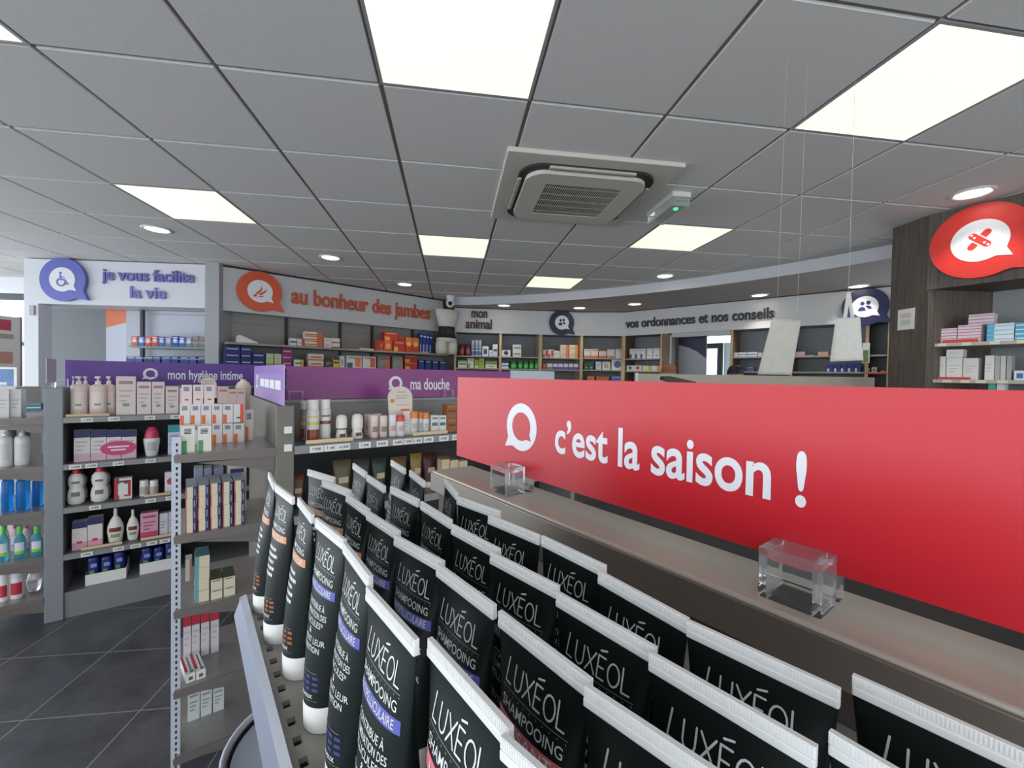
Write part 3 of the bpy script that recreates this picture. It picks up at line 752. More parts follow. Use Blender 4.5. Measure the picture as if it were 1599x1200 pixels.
        f.add(vs, fs, c[0], True); f.build('body', t); f = MB(); f.front(-.5*r, .45*h, .5*r, .6*h, c[2], -.66*r); f.build('label', t)
    return t

# ================================================================== the two long gondolas
SH = [1.21, .93, .67, .39, .156]
VM, VH = 1.845, 3.60
def price(f, u, v, z, txt, w=.052, h=.026):
    f.front(u-w/2, z-h, u+w/2, z, paper, v); vs, fs = text2d(txt, h*.62, .02, .9, 0)
    f.add([(u+x, v-.0003, z-h*.52+y) for x, y, q in vs], fs, ink)
def gondola(label, u0, u1, v, post_w, shelf_d, prices, back_h, cap_u0, cap_d, double_d, zs_end, tagstrip=True, rail=grey_m):
    t = thing('shelf_gondola', label, 'shelf', FG.pt(u0, v, 0), FG.ang)
    L = u1-u0
    f = MB(); f.box(0, 0, 0, post_w, double_d, back_h, M('#8b8e92', .45, .2) if label.startswith('long') else M('#787369', .45, .2), .004); f.build('end_panel', t)
    f = MB(); f.box(L, 0, 0, L+.03, double_d, back_h, grey_m, .003); f.build('end_panel', t)
    f = MB(); f.box(post_w, shelf_d+.01, .1, L, shelf_d+.03, back_h, M('#2b2b2d', .6) if label.startswith('long') else back_m)
    if not label.startswith('long'): f.box(post_w, shelf_d+.006, .1, L, shelf_d+.0095, SH[0]-.02, M('#262627', .6))
    f.box(post_w, shelf_d, back_h-.012, L, shelf_d+.06, back_h, grey_m)
    f.build('back_panel', t)
    f = MB(); f.box(post_w, .015, 0, L, shelf_d, SH[4], grey_m); f.build('base', t)
    for k, z in enumerate(SH[:4]):
        f = MB(); f.box(post_w, 0, z-.022, L, shelf_d, z, M('#77757a', .4, .3), .002); f.box(post_w, -.004, z-.034, L, .003, z-.002, rail); s = f.build('shelf', t)
        for pu, txt in prices.get(k, []):
            f = MB(); price(f, pu-u0, -.0065, z-.006, txt); f.build('price_label', t)
    # end shelves
    for k, z in enumerate(SH[:4]+[SH[4]]):
        x0 = cap_u0-u0; vz = zs_end
        f = MB(); f.box(x0, .0, z-.004, -.002, vz, z, M('#9d9a98', .3, .5))
        f.prism([(x0-.012, z-.026), (x0-.014, z-.004), (x0-.008, z+.003), (x0, z), (-.002, z), (-.002, z-.034), (x0+.02, z-.028)], -.004, 0, steel_d)
        f.prism([(x0-.010, z-.030), (x0-.014, z-.006), (x0-.009, z+.003), (x0+.004, z-.001), (x0+.004, z-.03)], 0, vz, M('#b4b2b4', .3, .6))
        f.build('end_shelf', t)
        f = MB(); f.prism([(-.003, z-.034), (-.003, z-.088), (-.04, z-.085), (-.10, z-.066), (x0+.05, z-.036)], .012, .016, steel_d); f.build('shelf_bracket', t)
    return t
P = lambda *a: a
pxu = lambda px, z, v: FG.uz(px, 586+(1.5-z)*380, v)[0]
um0 = pxu(430, 1.0, VM); um1 = pxu(459, 1.0, VM)
c0 = FG.uv(272, 713, 1.21)[0]; 
pm = [(508-14, '7.90\u20ac'), (516, '7.10\u20ac'), (536, '10.20\u20ac'), (569, '7.20\u20ac'), (596, '8.50\u20ac'), (621, '5.60\u20ac'), (636, '7.50\u20ac'), (650, '11.90\u20ac'), (668, '5.90\u20ac'), (692, '5.90\u20ac'), (712, '6.20\u20ac')]
tM = gondola('grey gondola of deodorants under the purple shower sign', um0, um0+1.62, VM, um1-um0, .30, {0: [(pxu(a, 1.2, VM), b) for a, b in pm]}, 1.372, c0+.012, .28, .86, .36)
for zz in (1.275, 1.205):
    f = MB(); f.box(.028, -.008, zz-.014, .056, -.0005, zz+.014, paper, .002); f.build('price_label', tM)
uh0 = pxu(68, 1.0, VH); uh1 = pxu(99, 1.0, VH)
ph = {0: [(136, '11.90\u20ac'), (178, '12.90\u20ac'), (234, '9.90\u20ac'), (274, '7.90\u20ac')], 1: [(118, '13.50\u20ac'), (143, '13.50\u20ac'), (185, '12.90\u20ac'), (235, '6.90\u20ac')], 2: [(149, '8.90\u20ac'), (235, '7.50\u20ac'), (266, '7.50\u20ac')], 3: [(136, '9.90\u20ac'), (185, '11.90\u20ac'), (212, '8.90\u20ac'), (237, '7.90\u20ac'), (257, '5.90\u20ac')]}
tH = gondola('long grey gondola under the violet hygiene sign, filled with intimate care products', uh0, uh0+1.95, VH, uh1-uh0, .34, {k: [(pxu(a, SH[k], VH), b) for a, b in q] for k, q in ph.items()}, 1.385, uh0-.42, .4, .9, .55)

# slotted upright at the left of the steel end shelves
f = MB(); lx = c0-.002-um0
f.box(lx-.006, .010, 0, lx+.020, .016, 1.27, perf); f.box(lx-.006, .016, 0, lx-.001, .05, 1.27, perf); upr = f.build('slotted_upright', tM)
f = MB(); z = .05
while z < 1.25: f.box(lx+.006, .0085, z, lx+.011, .0102, z+.010, black); z += .0205
f.build('slots', upr)

# signs above the gondolas
def px_sign(x0, y0, x1, y1, v, zb, zt, hexc, text, label, logo_px, text_px0, text_px1, size, bold=.015, rl=.245):
    ua, _ = FG.uz(x0, y0, v); ub, _ = FG.uz(x1, y1, v); ul, _ = FG.uz(logo_px, y0+20, v); t0, _ = FG.uz(text_px0, y0+20, v); t1, _ = FG.uz(text_px1, y0+20, v)
    vs, _f = text2d(text, size, bold, 1, 0, 'LEFT', res=6); w = max(p[0] for p in vs)-min(p[0] for p in vs)
    return flag_sign(FG, ua, ub, v, zb, zt, hexc, text, size, label, ul, t0, (t1-t0)/w, bold=bold)
vs_m = VM+.315; _, ztm = FG.uz(470, 572.5, vs_m); zbm = 1.376
px_sign(447.5, 572, 797, 578, vs_m, zbm, ztm, '#8a3a7e', 'ma douche', 'purple aisle sign reading ma douche', 618, 641, 702, .088, .016)
vs_h = VH+.36; _, zth = FG.uz(110, 562.5, vs_h); zbh = 1.389
px_sign(102, 563, 440, 573, vs_h, zbh, zth, '#5c3690', 'mon hygi\u00e8ne intime', 'violet aisle sign reading mon hygi\u00e8ne intime', 235, 262, 379, .098, .016)
# the sign across the gondola's end, seen edge-wise; daylight's sheen painted in as pale lavender
FE = Fr(FG.pt(um0+.012, VM, 0)[:2], FG.ang-pi/2)
va, za = FE.uz(397, 590, 0); vb, zb = FE.uz(443, 600, 0)
t = thing('aisle_sign', 'pale lavender end sign seen at an angle left of the purple sign', 'sign', FE.pt(va, 0, zbm), FE.ang)
lav_daylit = M('#b79ce2', .15, spec=.8); w = vb-va
f = MB(); f.box(0, 0, 0, w, .004, ztm-zbm, lav_daylit); f.build('panel', t)
f = MB(); h = ztm-zbm; f.flat(poly2d([bubble(h*.24, -1)]), white, x=w*.14, z=h*.5, y=-.0004); f.flat(poly2d([bubble(h*.14, 1)]), lav_daylit, x=w*.14, z=h*.5, y=-.0008); f.build('logo', t)
f = MB()
for k in range(4): f.front(w*(.27+.17*k), h*.36, w*(.27+.17*k+.15), h*.60, white, -.0005)
f.build('lettering', t)
FE2 = Fr(FG.pt(uh0+.03, VH, 0)[:2], FG.ang+pi/2)
va, _ = FE2.uz(73, 585, 0); vb, _ = FE2.uz(88, 585, 0)
t = thing('aisle_sign', 'pale end sign seen nearly edge-on beside the violet sign\u2019s left end', 'sign', FE2.pt(va, 0, 1.3855), FE2.ang)
f = MB(); f.box(0, 0, .03, vb-va, .004, zth-1.3855, M('#cdc8d2', .3)); f.build('panel', t)
f = MB(); f.box((vb-va)*.3, -.008, 0, (vb-va)*.7, .012, .0298, clear); f.build('foot', t)
for F_, v_, pxs, zb_ in ((FG, vs_m-.012, (462, 700), 1.3725), (FG, vs_h-.012, (96, 330), 1.3855)):
    for q, px in enumerate(pxs):
        u, _ = F_.uz(px, 600, v_)
        lb = {462: 'clear holder at the left end of the purple sign', 700: 'clear holder under the purple sign\u2019s lettering', 96: 'clear holder at the left end of the violet sign', 330: 'clear holder under the violet sign\u2019s lettering'}[px]
        t = thing('acrylic_holder', lb, 'sign holder', F_.pt(u, v_, zb_), F_.ang, 'acrylic sign holders on the far gondolas')
        f = MB(); f.box(-.03, -.012, 0, .03, .011, .004, clear); f.box(-.03, -.012, .004, -.024, .0, .045, clear); f.box(.024, -.012, .004, .03, .0, .045, clear); f.box(-.024, -.012, .038, .024, 0, .045, clear); f.build('frame', t)

# ------------------------------------------------------------------ hygiene gondola products
G1 = 'pump bottles on the hygiene gondola'
PK = '#e3cfc6'
for q, (a, b, pt, v, lb) in enumerate([(110, 118, 588, .18, 'leftmost cream pump bottle on the hygiene top shelf, half hidden by acrylic'), (108, 136, 588, .05, 'front left cream pump bottle with green leaf mark on the top shelf'), (124, 142, 588, .18, 'cream pump bottle at the back, between the two front ones'),
                               (138, 166, 588, .05, 'front right cream pump bottle with green leaf mark on the top shelf'), (158, 180, 588, .10, 'rightmost cream pump bottle, beside the tallest pink carton')]):
    bottle(FG, SH[0], a, b, pt, VH+v, lb, 'pump', [PK, '#f1ebe0', '#ecdcd4', '#7d9a72'], G1, 'pump_bottle', flat=.62)
for a, b, pt, lb in [(181, 212, 588, 'tallest pale pink carton on the hygiene top shelf'), (213.5, 236, 596.5, 'left of two equal pale pink cartons beside the tallest'), (237, 257, 596.5, 'right of two equal pale pink cartons beside the tallest'), (258.5, 279, 604, 'small pale pink carton left of the orange-white box pile'), (280, 300, 606, 'small pale pink carton hidden behind the barcode boxes')]:
    put(FG, SH[0], a, b, pt, VH+.05, '#e6d6d2', 'n#b8808c d#8aa284 x#cdb6b4', lb, d=.06, group='pale pink cartons on the hygiene top shelf', top='#d98f9c')
for a, b, pt, lb in [(340, 357, 604, 'left of three pink cartons seen above the barcode boxes'), (357, 370, 608, 'middle of three pink cartons seen above the barcode boxes'), (370, 383, 608, 'right of three pink cartons seen above the barcode boxes')]:
    put(FG, SH[0], a, b, pt, VH+.05, '#e8cdc6', 'n#b8808c d#8aa284', lb, d=.06, group='pink cartons above the barcode boxes', top='#dca0a4')
bottle(FG, SH[0], 368, 394, 593, VH+.12, 'cream bottle behind the lavender end sign', 'big', ['#e8e0cf', '#ece6da'], None)
def strip(F, z, px0, px1, v, lb, h=.016, wdt=.012):
    u0, _ = F.uz(px0, 700, v); u1, _ = F.uz(px1, 700, v)
    f = MB(); f.box(0, 0, 0, u1-u0, wdt, h, ltwood, .002); return tag(f.build('shelf_stop', None, F.pt(u0, v, z+.0004), F.ang), lb, 'shelf stop', 'pale wooden shelf stops')
strip(FG, SH[0], 102, 171, VH+.012, 'pale wooden stop in front of the cream pump bottles')
for a, b, lb in [(115, 141, 'leftmost pink-white carton with navy top on the second shelf'), (141.5, 166, 'second pink-white carton with navy top on the second shelf'), (166.5, 189, 'third pink-white carton, left under the pink oval sticker'), (189.5, 213, 'fourth pink-white carton, right under the pink oval sticker')]:
    put(FG, SH[1], a, b, 672, VH+.05, '#e2dcd9', 't#2a2a5c b#d8b4c0 x#bfb3b6', lb, d=.06, group='pink-white cartons on the second hygiene shelf')
u, z = FG.uz(185, 700, VH+.046); f = MB(); f.flat(poly2d([circle(0, 0, .085, 28, ry=.045)], .0006), M('#d23b78', .4), y=0); f.front(-.05, .004, .05, .014, white, -.0008); f.front(-.035, -.016, .035, -.006, white, -.0008)
tag(f.build('promotion_sticker', None, FG.pt(u, VH+.046, z), FG.ang), 'pink oval sticker across two pink-white cartons', 'sticker')
bottle(FG, SH[1], 223, 250, 667, VH+.05, 'white bottle with raspberry pink cap on the second shelf', 'wash', ['#e6e4e2', '#d0305f', '#b9b4b8'], flat=.7)
put(FG, SH[1], 262, 282, 664, VH+.06, '#c7d2e4', 't#2f9fa8 x#8a9ac0', 'turquoise and pale blue carton beside the slotted upright', d=.05)
for a, b, lb in [(103, 132, 'left figure-eight white bottle with red cap'), (140, 169, 'right figure-eight white bottle with red cap')]:
    bottle(FG, SH[2], a, b, 733 if a == 103 else 730, VH+.04, lb, 'eight', ['#e9e6df', '#cf2f38', '#77736f'], 'figure-eight bottles on the third shelf', flat=.6)
    bottle(FG, SH[2], a+6, b+4, 735 if a == 103 else 732, VH+.14, 'white bottle standing behind the '+lb.split()[0]+' figure-eight bottle', 'eight', ['#dcd8d0', '#cf2f38', '#77736f'], 'figure-eight bottles on the third shelf', flat=.6)
put(FG, SH[2], 178, 206, 747, VH+.05, '#e4dfdb', 'l#b8333f R#b8333f c#e7e2dd n#3a3838', 'white and dark red square carton on the third shelf', d=.06)
for a, b, lb in [(217, 232, 'left small white jar on the third shelf'), (233, 247, 'right small white jar on the third shelf')]:
    bottle(FG, SH[2], a, b, 750, VH+.06, lb, 'jar', ['#e4e1da', '#ece9e2', '#b9aea2'], 'small white jars on the third shelf', 'jar', 'jar')
put(FG, SH[2], 257, 279, 737, VH+.07, '#e5e2e2', 'u#d13a68', 'white carton with a pink swirl beside the slotted upright', d=.05)
strip(FG, SH[2], 225, 267, VH+.02, 'pale wooden stop before the small white jars')
for a, b, pt, lb in [(112, 136, 815, 'left blush carton with navy top on the fourth shelf'), (136.5, 160, 808, 'right blush carton with navy top on the fourth shelf')]:
    put(FG, SH[3], a, b, pt, VH+.05, '#e2d9d6', 't#2a2c60 b#d9a3ae d#c22f55', lb, d=.06, group='blush cartons on the fourth hygiene shelf')
bottle(FG, SH[3], 166, 193, 794, VH+.05, 'larger white teardrop bottle with dark red label', 'teardrop', ['#e4e3d8', '#e8e6dc', '#7a3026', '#8ba36a'], flat=.6)
bottle(FG, SH[3], 197, 217, 796, VH+.06, 'smaller white teardrop pump bottle with dark red label', 'teardrop', ['#e4e3d8', '#e8e6dc', '#7a3026', '#8ba36a'], flat=.6)
put(FG, SH[3], 219, 247, 801, VH+.05, '#d9a0b4', 'b#c2496e x#b84a72 n#a83c60', 'mauve pink carton on the fourth shelf', d=.06)
put(FG, SH[3], 249, 262, 802, VH+.06, '#d9d9dc', 'x#9aa4b4', 'slim white carton right of the mauve pink one', d=.05)
put(FG, SH[3], 262.5, 272, 800, VH+.06, '#d6cad0', 'x#9aa4b4', 'slim pinkish carton at the slotted upright, fourth shelf', d=.05)
strip(FG, SH[3], 126, 191, VH+.02, 'pale wooden stop before the blush cartons'); strip(FG, SH[3], 220, 268, VH+.02, 'pale wooden stop before the mauve pink carton')
for q, (a, b, pt, w, pa, pb, pc) in enumerate([(133, 197, 893, 'left', 126, 200, 866), (218, 276, 876, 'right', 222, 276, 851)]):
    u0, _ = FG.uz(a, 905, VH+.05); u1, _ = FG.uz(b, 905, VH+.05); z0 = SH[4]+.0006; _, zt = FG.uz((a+b)/2, pt, VH+.05); W = u1-u0; H = zt-z0
    t = thing('display_tray', f'{w} white cardboard tray holding blue packs on the bottom shelf', 'tray', FG.pt(u0, VH+.05, z0), FG.ang, 'white cardboard trays')
    f = MB(); f.box(0, 0, 0, W, .003, H, paper); f.box(0, .22, 0, W, .223, H, paper); f.box(0, .003, 0, .003, .22, H, paper); f.box(W-.003, .003, 0, W, .22, H, paper); f.box(.003, .003, 0, W-.003, .22, .003, paper); f.build('tray', t)
    _, zp = FG.uz((pa+pb)/2, pc, VH+.08)
    for k in range(3):
        f = MB(); x0 = .006+k*(W-.012)/3; wv = (W-.012)/3-.004; hh = zp-z0-.006-.012*(k % 2)
        f.box(x0, .012+.01*k, 0, x0+wv, .18, hh, M('#1d2a7c', .35, coat=.3, noise=.35, scale=22), .018)
        f.box(x0+wv*.2, .0095+.01*k, hh*.3, x0+wv*.6, .0115+.01*k, hh*.5, M('#5f9a5a', .4)); f.box(x0+wv*.3, .0095+.01*k, hh*.62, x0+wv*.8, .0115+.01*k, hh*.76, M('#8f9fd8', .4))
        o = f.build('wipes_pack', None, FG.pt(u0, VH+.05, z0+.0036), FG.ang); tag(o, f'{["left", "middle", "right"][k]} blue pack standing in the {w} white tray', 'pack', 'blue packs in the white trays')

# ------------------------------------------------------------------ left end shelves of the hygiene gondola
put(FG, SH[0], -5, 14, 609, VH+.10, '#e2e0de', 'x#c9c4c2', 'white paper-wrapped box at the picture\u2019s left edge', d=.10)
put(FG, SH[0], 15.5, 33, 609, VH+.12, '#dcdada', 'x#c2bdbb', 'creased white carton beside the paper-wrapped box', d=.10)
for k, (a, b) in enumerate([(632.5, 641), (624, 632)]): put(FG, SH[0], 41, 64, b if k else a, VH+.10, '#2c7d92', 'm#cfd8c8', ['lower', 'upper'][k]+' flat teal box stacked on the left end shelf', d=.08, pyb=641.3 if k == 0 else 632.6)
for a, b, lb in [(-7, 17, 'white pump bottle cut by the left edge'), (19, 44.5, 'white pump bottle standing complete on the left end shelf')]:
    bottle(FG, SH[1], a, b, 669, VH+.08, lb, 'pump', ['#e3e3df', '#e9e9e6', '#d4d5d0'], 'white pump bottles on the left end shelf', 'pump_bottle')
gb = glass('m_blue_bottle', '#2a8ad8', .12, .55, 1, 1.3); gt = glass('m_teal_bottle', '#58b0c4', .1, .55, 1, 1.3); gc = glass('m_clear_bottle', '#d4d0d8', .1, .7, 1, 1.3)
for a, b, lb in [(6, 24, 'blue-capped bottle behind the white pump bottles, left'), (28, 46, 'blue-capped bottle behind the white pump bottles, right')]:
    bottle(FG, SH[1], a, b, 662, VH+.26, lb, 'big', [M('#56626c', .3), '#2f6fc4'], 'blue-capped bottles behind the pump bottles')
for q, (a, b, v, lb) in enumerate([(-2, 20, .08, 'bright blue bottle at the left edge'), (22, 45, .08, 'bright blue bottle, middle of three on the left end'), (46, 66, .14, 'bright blue bottle nearest the grey end panel')]):
    bottle(FG, SH[2], a, b, 741+q, VH+v, lb, 'big', [gb, '#1b62b4'], 'bright blue bottles on the left end shelf')
for q, (a, b, lb) in enumerate([(-6, 13, 'green-capped mouthwash bottle cut by the left edge'), (19, 40, 'green-capped mouthwash bottle, middle of three'), (46, 66, 'green-capped mouthwash bottle nearest the grey end panel')]):
    bottle(FG, SH[3], a, b, 822, VH+.07, lb, 'mouth', [gt, '#5cc84a', '#d5dadb', '#8cc832'], 'green-capped mouthwash bottles', flat=.7)
for q, (a, b, lb) in enumerate([(0, 14, 'pink-capped bottle behind the mouthwash, left'), (15, 29, 'pink-capped bottle behind the mouthwash, middle'), (32, 47, 'pink-capped bottle behind the mouthwash, right')]):
    bottle(FG, SH[3], a, b, 815, VH+.24, lb, 'mouth', ['#d8c0c8', '#d0507c', '#e4dfe2', '#d9a8b8'], 'pink-capped bottles behind the mouthwash', flat=.7)
bottle(FG, SH[4], -4, 12, 897, VH+.07, 'white jar with red band cut by the left edge', 'jar', ['#e1dcdc', '#e1dfe0', '#c02f42'], name='jar', cat='jar')
bottle(FG, SH[4], 13, 36, 892, VH+.07, 'white jar with a red band on the bottom end shelf', 'jar', ['#e1dcdc', '#d9d6da', '#c02f42'], name='jar', cat='jar')
bottle(FG, SH[4], 38, 64, 893, VH+.12, 'clear round bottle on the bottom end shelf', 'wash', [gc, '#d9d5dc', '#b8a4ac'])

# ------------------------------------------------------------------ steel end shelves of the nearer gondola
OB = 'orange and white barcode boxes'
def vz(px, py, z): return FG.uv(px, py, z)[1]
va = vz(357, 691.5, SH[0])
cols = [(280.5+16.75*k, 297+16.75*k) for k in range(6)]
for k in range(3, 6):
    put(FG, SH[0], cols[k][0], cols[k][1], 661.5, va, '#dcd8d2', 'k#3c4068 e#e06a34', f'orange and white barcode box, bottom row, {["left", "middle", "right"][k-3]}', d=.06, group=OB)
for k in range(3):
    put(FG, SH[0], cols[k][0], cols[k][1], 661.5, va, '#dcd8d2', 'k#3c4068 e#e06a34', f'orange and white barcode box behind the green-labelled pair, {["left", "middle", "right"][k]}', d=.06, group=OB)
_, zr1 = FG.uz(330, 662, va)
for k in range(6):
    put(FG, zr1, cols[k][0], cols[k][1], 631.5, va, '#dedad4', 'k#3c4068 e#e06a34' if k < 5 else 'r#e0563c d#3c4068', f'{nth(k, 6)} orange and white barcode box of the upper row of six', d=.06, group=OB)
_, zr2 = FG.uz(330, 632, va)
for k, (a, b) in enumerate([(283, 300), (301, 317.5), (318.5, 335)]):
    put(FG, zr2, a, b, 601.5, va+.005, '#e0d0cc', 'k#3c4068 d#c05a50', f'pale barcode box on top of the pile, {["left", "middle", "right"][k]}', d=.05, group='pale barcode boxes on top')
vb_ = vz(295, 707.5, SH[0]); 
for k, (a, b) in enumerate([(283, 304.5), (308.5, 330.5)]):
    put(FG, SH[0], a, b, 665.5, vb_, '#e2ded0', 'k#3c4068 e#4a9a62', f'{["left", "right"][k]} cream box with green label at the steel shelf front', d=.05, group='cream boxes with green label')
put(FG, SH[0], 382.5, 396, 641, va+.03, '#d6cdc4', 'k#4c4a60 e#d2703f', 'single barcode box against the steel end panel', d=.05)
# second end shelf: five columns of long cartons
cc = [(289.5, 307.5), (309, 327), (328.5, 346.6), (348, 364.6), (366, 382.6)]
tb = [(761, 837), (758, 833), (755, 829), (753, 826), (750.5, 822.5)]
for k, ((a, b), (yt, yb)) in enumerate(zip(cc, tb)):
    v = VM+.012
    put(FG, SH[1], a, b, yt, v, '#d4c8ac', 'r#2c2a4e L#b8483c v#8a88b0', f'carton of the {nth(k, 5)} navy-edged column on the second steel shelf', d=.15, n=4, group='navy-edged cream cartons', top='#b4bdcc')
for k, (a, b) in enumerate([(303, 317), (318.5, 331), (334, 349)]):
    put(FG, SH[1], a, b, 731, VM+.19, '#c6c2d0', 'T#8a90a8 b#c23a44', f'{["left", "middle", "right"][k]} small lilac carton behind the navy-edged columns', d=.06)
put(FG, SH[1], 355, 385, 723, VM+.19, '#e0dccb', 'n#4a3c7c m#d9d48a', 'white and yellow carton behind the navy-edged columns', d=.05)
# third end shelf
put(FG, SH[2], 304, 327, 869, VM+.02, '#cdc3a8', 'l#5f9a9c', 'teal-topped cream box in the tall left pile', d=.10, n=4, top='#4f8a90', pyb=957)
for k, (a, b) in enumerate([(329, 347.5), (349, 367.5)]):
    put(FG, SH[2], a, b, 905+(-4*k), VM+.015, '#cfc4ac', 'n#3a3a34', f'cream box of the {["left", "right"][k]} dark green-topped pair', d=.10, n=2, top='#3f5a3a', pyb=951-4*k)
put(FG, SH[2], 289, 300, 874, VM+.05, '#ddd6d2', 'r#b07a5c', 'opened white and brown flap box beside the slotted upright', d=.05, pyb=908)
# fourth and bottom end shelves
for k, (a, b) in enumerate([(286, 298.5), (299.5, 312), (314, 327), (329, 342)]):
    put(FG, SH[3], a, b, 962-3*k, VM+.17, '#cfc9cc', 't#b82838 x#b9b2b6', f'{nth(k, 4)} upright white carton with red top, rear row', d=.05, group='red-topped white cartons')
for k, px in enumerate((293, 309)):
    u, v = FG.uv(px, 1000, SH[3]+.03); t = thing('carton', f'{["left", "right"][k]} red and white tilted carton lying on the fourth steel shelf', 'box', FG.pt(pxu(px+5, SH[3], VM+.03), VM+.022, SH[3]+.001), FG.ang+radians(8), 'tilted red and white cartons')
    f = MB(); f.box(-.0135, 0, 0, .0135, .13, .030, M('#e3dede', .45)); f.front(-.012, .004, .012, .026, M('#d9d4c4', .5)); f.front(-.006, .008, .006, .02, M('#44604c', .5), -.0008)
    f.quad([(-.0134, .02, .0304), (-.006, .02, .0304), (-.006, .13, .0304), (-.0134, .13, .0304)], M('#c02a3c', .5)); f.quad([(.002, .03, .0304), (.006, .03, .0304), (.006, .12, .0304), (.002, .12, .0304)], M('#5a6068', .5)); f.quad([(.000, .008, .0304), (.010, .008, .0304), (.010, .026, .0304), (.000, .026, .0304)], M('#2f8a58', .5))
    f.build('body', t)
for k, (a, b) in enumerate([(293, 312), (313, 331), (332.5, 350)]):
    put(FG, SH[4], a, b, 1080-3*k, VM+.16, '#c9ccc9', 'x#8a9290 n#8a9290', f'{["left", "middle", "right"][k]} pale grey printed carton on the bottom steel shelf', d=.05, group='pale grey cartons')

# ------------------------------------------------------------------ deodorants on the shower gondola
z = SH[0]
bottle(FG, z, 470, 486, 626, VM+.12, 'spray can at the back left of the deodorant shelf', 'spray', ['#8d8a86', '#d9d6d0', '#7a2f22', '#d2b45a'], 'spray cans')
bottle(FG, z, 480, 501, 624.5, VM+.05, 'front left white spray can with dark red base band', 'spray', ['#dcdad4', '#e8e6e0', '#8a3524', '#d8c45c'], 'spray cans')
bottle(FG, z, 500.5, 519, 624, VM+.08, 'front right white spray can with dark red middle band', 'spray', ['#d9d8d3', '#e6e4de', '#d0cfc8', '#8a3c28'], 'spray cans')
bottle(FG, z, 490, 506, 624, VM+.16, 'spray can behind the two front spray cans', 'spray', ['#cfcdc8', '#e0ded8', '#8a3524', '#d8c45c'], 'spray cans')
for a, b, pt, lb, r_ in [(526.5, 545, 648, 'cream roll-on deodorant with a black ring', '#20202c'), (551.5, 570, 646.5, 'plain cream roll-on deodorant without a ring', '#e2ddd0')]:
    bottle(FG, z, a, b, pt, VM+.05, lb, 'rollon', ['#e5e0d4', '#e8e4d8', r_, '#5f4634'], 'roll-on deodorants')
for k, (a, b, pt, v, lb) in enumerate([(571, 582, 647, .14, 'pinkish cream stick at the rear left of its group'), (576, 588, 647, .09, 'pinkish cream stick second from the left'), (580, 593, 648, .05, 'pinkish cream stick in front, left'), (594, 607, 649, .05, 'pinkish cream stick in front, right'), (586, 598, 646, .12, 'pinkish cream stick in the rear, between the front two')]):
    bottle(FG, z, a, b, pt, VM+v, lb, 'stick', ['#dec8bc', '#e2cfc4', '#8f7468'], 'pinkish cream sticks')
bottle(FG, z, 609, 621, 647.5, VM+.05, 'white stick left of the red-capped one', 'stick', ['#dfdcd8', '#e6e4e0', '#c99a92'])
bottle(FG, z, 621.5, 634, 648.5, VM+.04, 'white stick with a red cap', 'stick', ['#dfdcd8', '#d63a40', '#cfa8a2'])
put(FG, z, 630, 642, 642.5, VM+.07, '#e0dcd6', 'x#c4b8b0', 'tall white carton beside the red-capped stick', d=.04)
for k, (a, b, lb) in enumerate([(643, 655, 'left orange-capped stick on the deodorant shelf'), (654, 663, 'middle orange-capped stick on the deodorant shelf'), (662.5, 672, 'right orange-capped stick on the deodorant shelf')]):
    bottle(FG, z, a, b, 642.5+k, VM+.05+.02*(k == 1), lb, 'stick', ['#dcdad6', '#e08246', '#b9b2ac'], 'orange-capped sticks')
for a, b, lb in [(673.5, 685, 'left small white carton with green print'), (685.5, 697, 'right small white carton with green print')]:
    put(FG, z, a, b, 649, VM+.05, '#dcdcd4', 'w#4f7a6c n#5f6a64', lb, d=.04, group='small cartons with green print')
put(FG, z, 698, 713.5, 632, VM+.05, '#9a5c30', 'w#6a3c20 n#b87844', 'brown printed box beside the red sign\u2019s left edge', d=.05, n=2)
for a, b in ((720, 735), (738, 752)): put(FG, z, a, b, 640, VM+.05, '#b9784a', 'w#6a3c20', 'brown carton behind the red sign, '+('left' if a == 720 else 'right'), d=.05)
strip(FG, z, 478, 552, VM+.010, 'pale wooden stop before the spray cans'); strip(FG, z, 645, 699, VM+.014, 'pale wooden stop before the orange-capped sticks')
def talker(px0, px1, pyt, pyb, v, label, marks):
    u0, zb_ = FG.uz(px0, pyb, v); u1, _ = FG.uz(px1, pyb, v); _, zt = FG.uz((px0+px1)/2, pyt, v); w = u1-u0; h = zt-zb_
    t = thing('shelf_talker', label, 'sign', FG.pt((u0+u1)/2, v, zb_), FG.ang)
    pts = [(-w*.42, 0), (w*.5, 0), (w*.5, h*.6), (w*.34, h*.9), (0, h), (-w*.34, h*.9), (-w*.5, h*.6)]
    pts = [(-w*.40, 0), (w*.52, 0)]+[(w*.03+w*.48*cos(a), h*.62+h*.38*sin(a)) for a in [pi*k/14 for k in range(15)]]
    f = MB(); f.flat(poly2d([[(round(x, 5), round(y, 5)) for x, y in pts]], .0006), M('#e0d3c6', .5)); f.build('card', t)
    f = MB()
    for x0, y0, x1, y1, c in marks: f.front(x0*w, y0*h, x1*w, y1*h, M(c, .5), -.0012)
    f.build('print', t)
talker(603, 643, 603.5, 650, VM+.11, 'rounded cream shelf card with orange marks standing among the deodorants', [(-.35, .45, -.2, .56, '#d9803f'), (.05, .16, .4, .22, '#d96a30'), (-.1, .78, .25, .82, '#d9a08a'), (-.15, .66, .35, .69, '#b5a69a'), (-.15, .58, .3, .61, '#b5a69a'), (-.1, .34, .38, .37, '#b5a69a')])
talker(312, 338, 589.5, 622, VH+.10, 'rounded cream shelf card in front of the violet sign', [(-.25, .78, .3, .82, '#b89a90'), (-.3, .68, .3, .71, '#b89a90')])
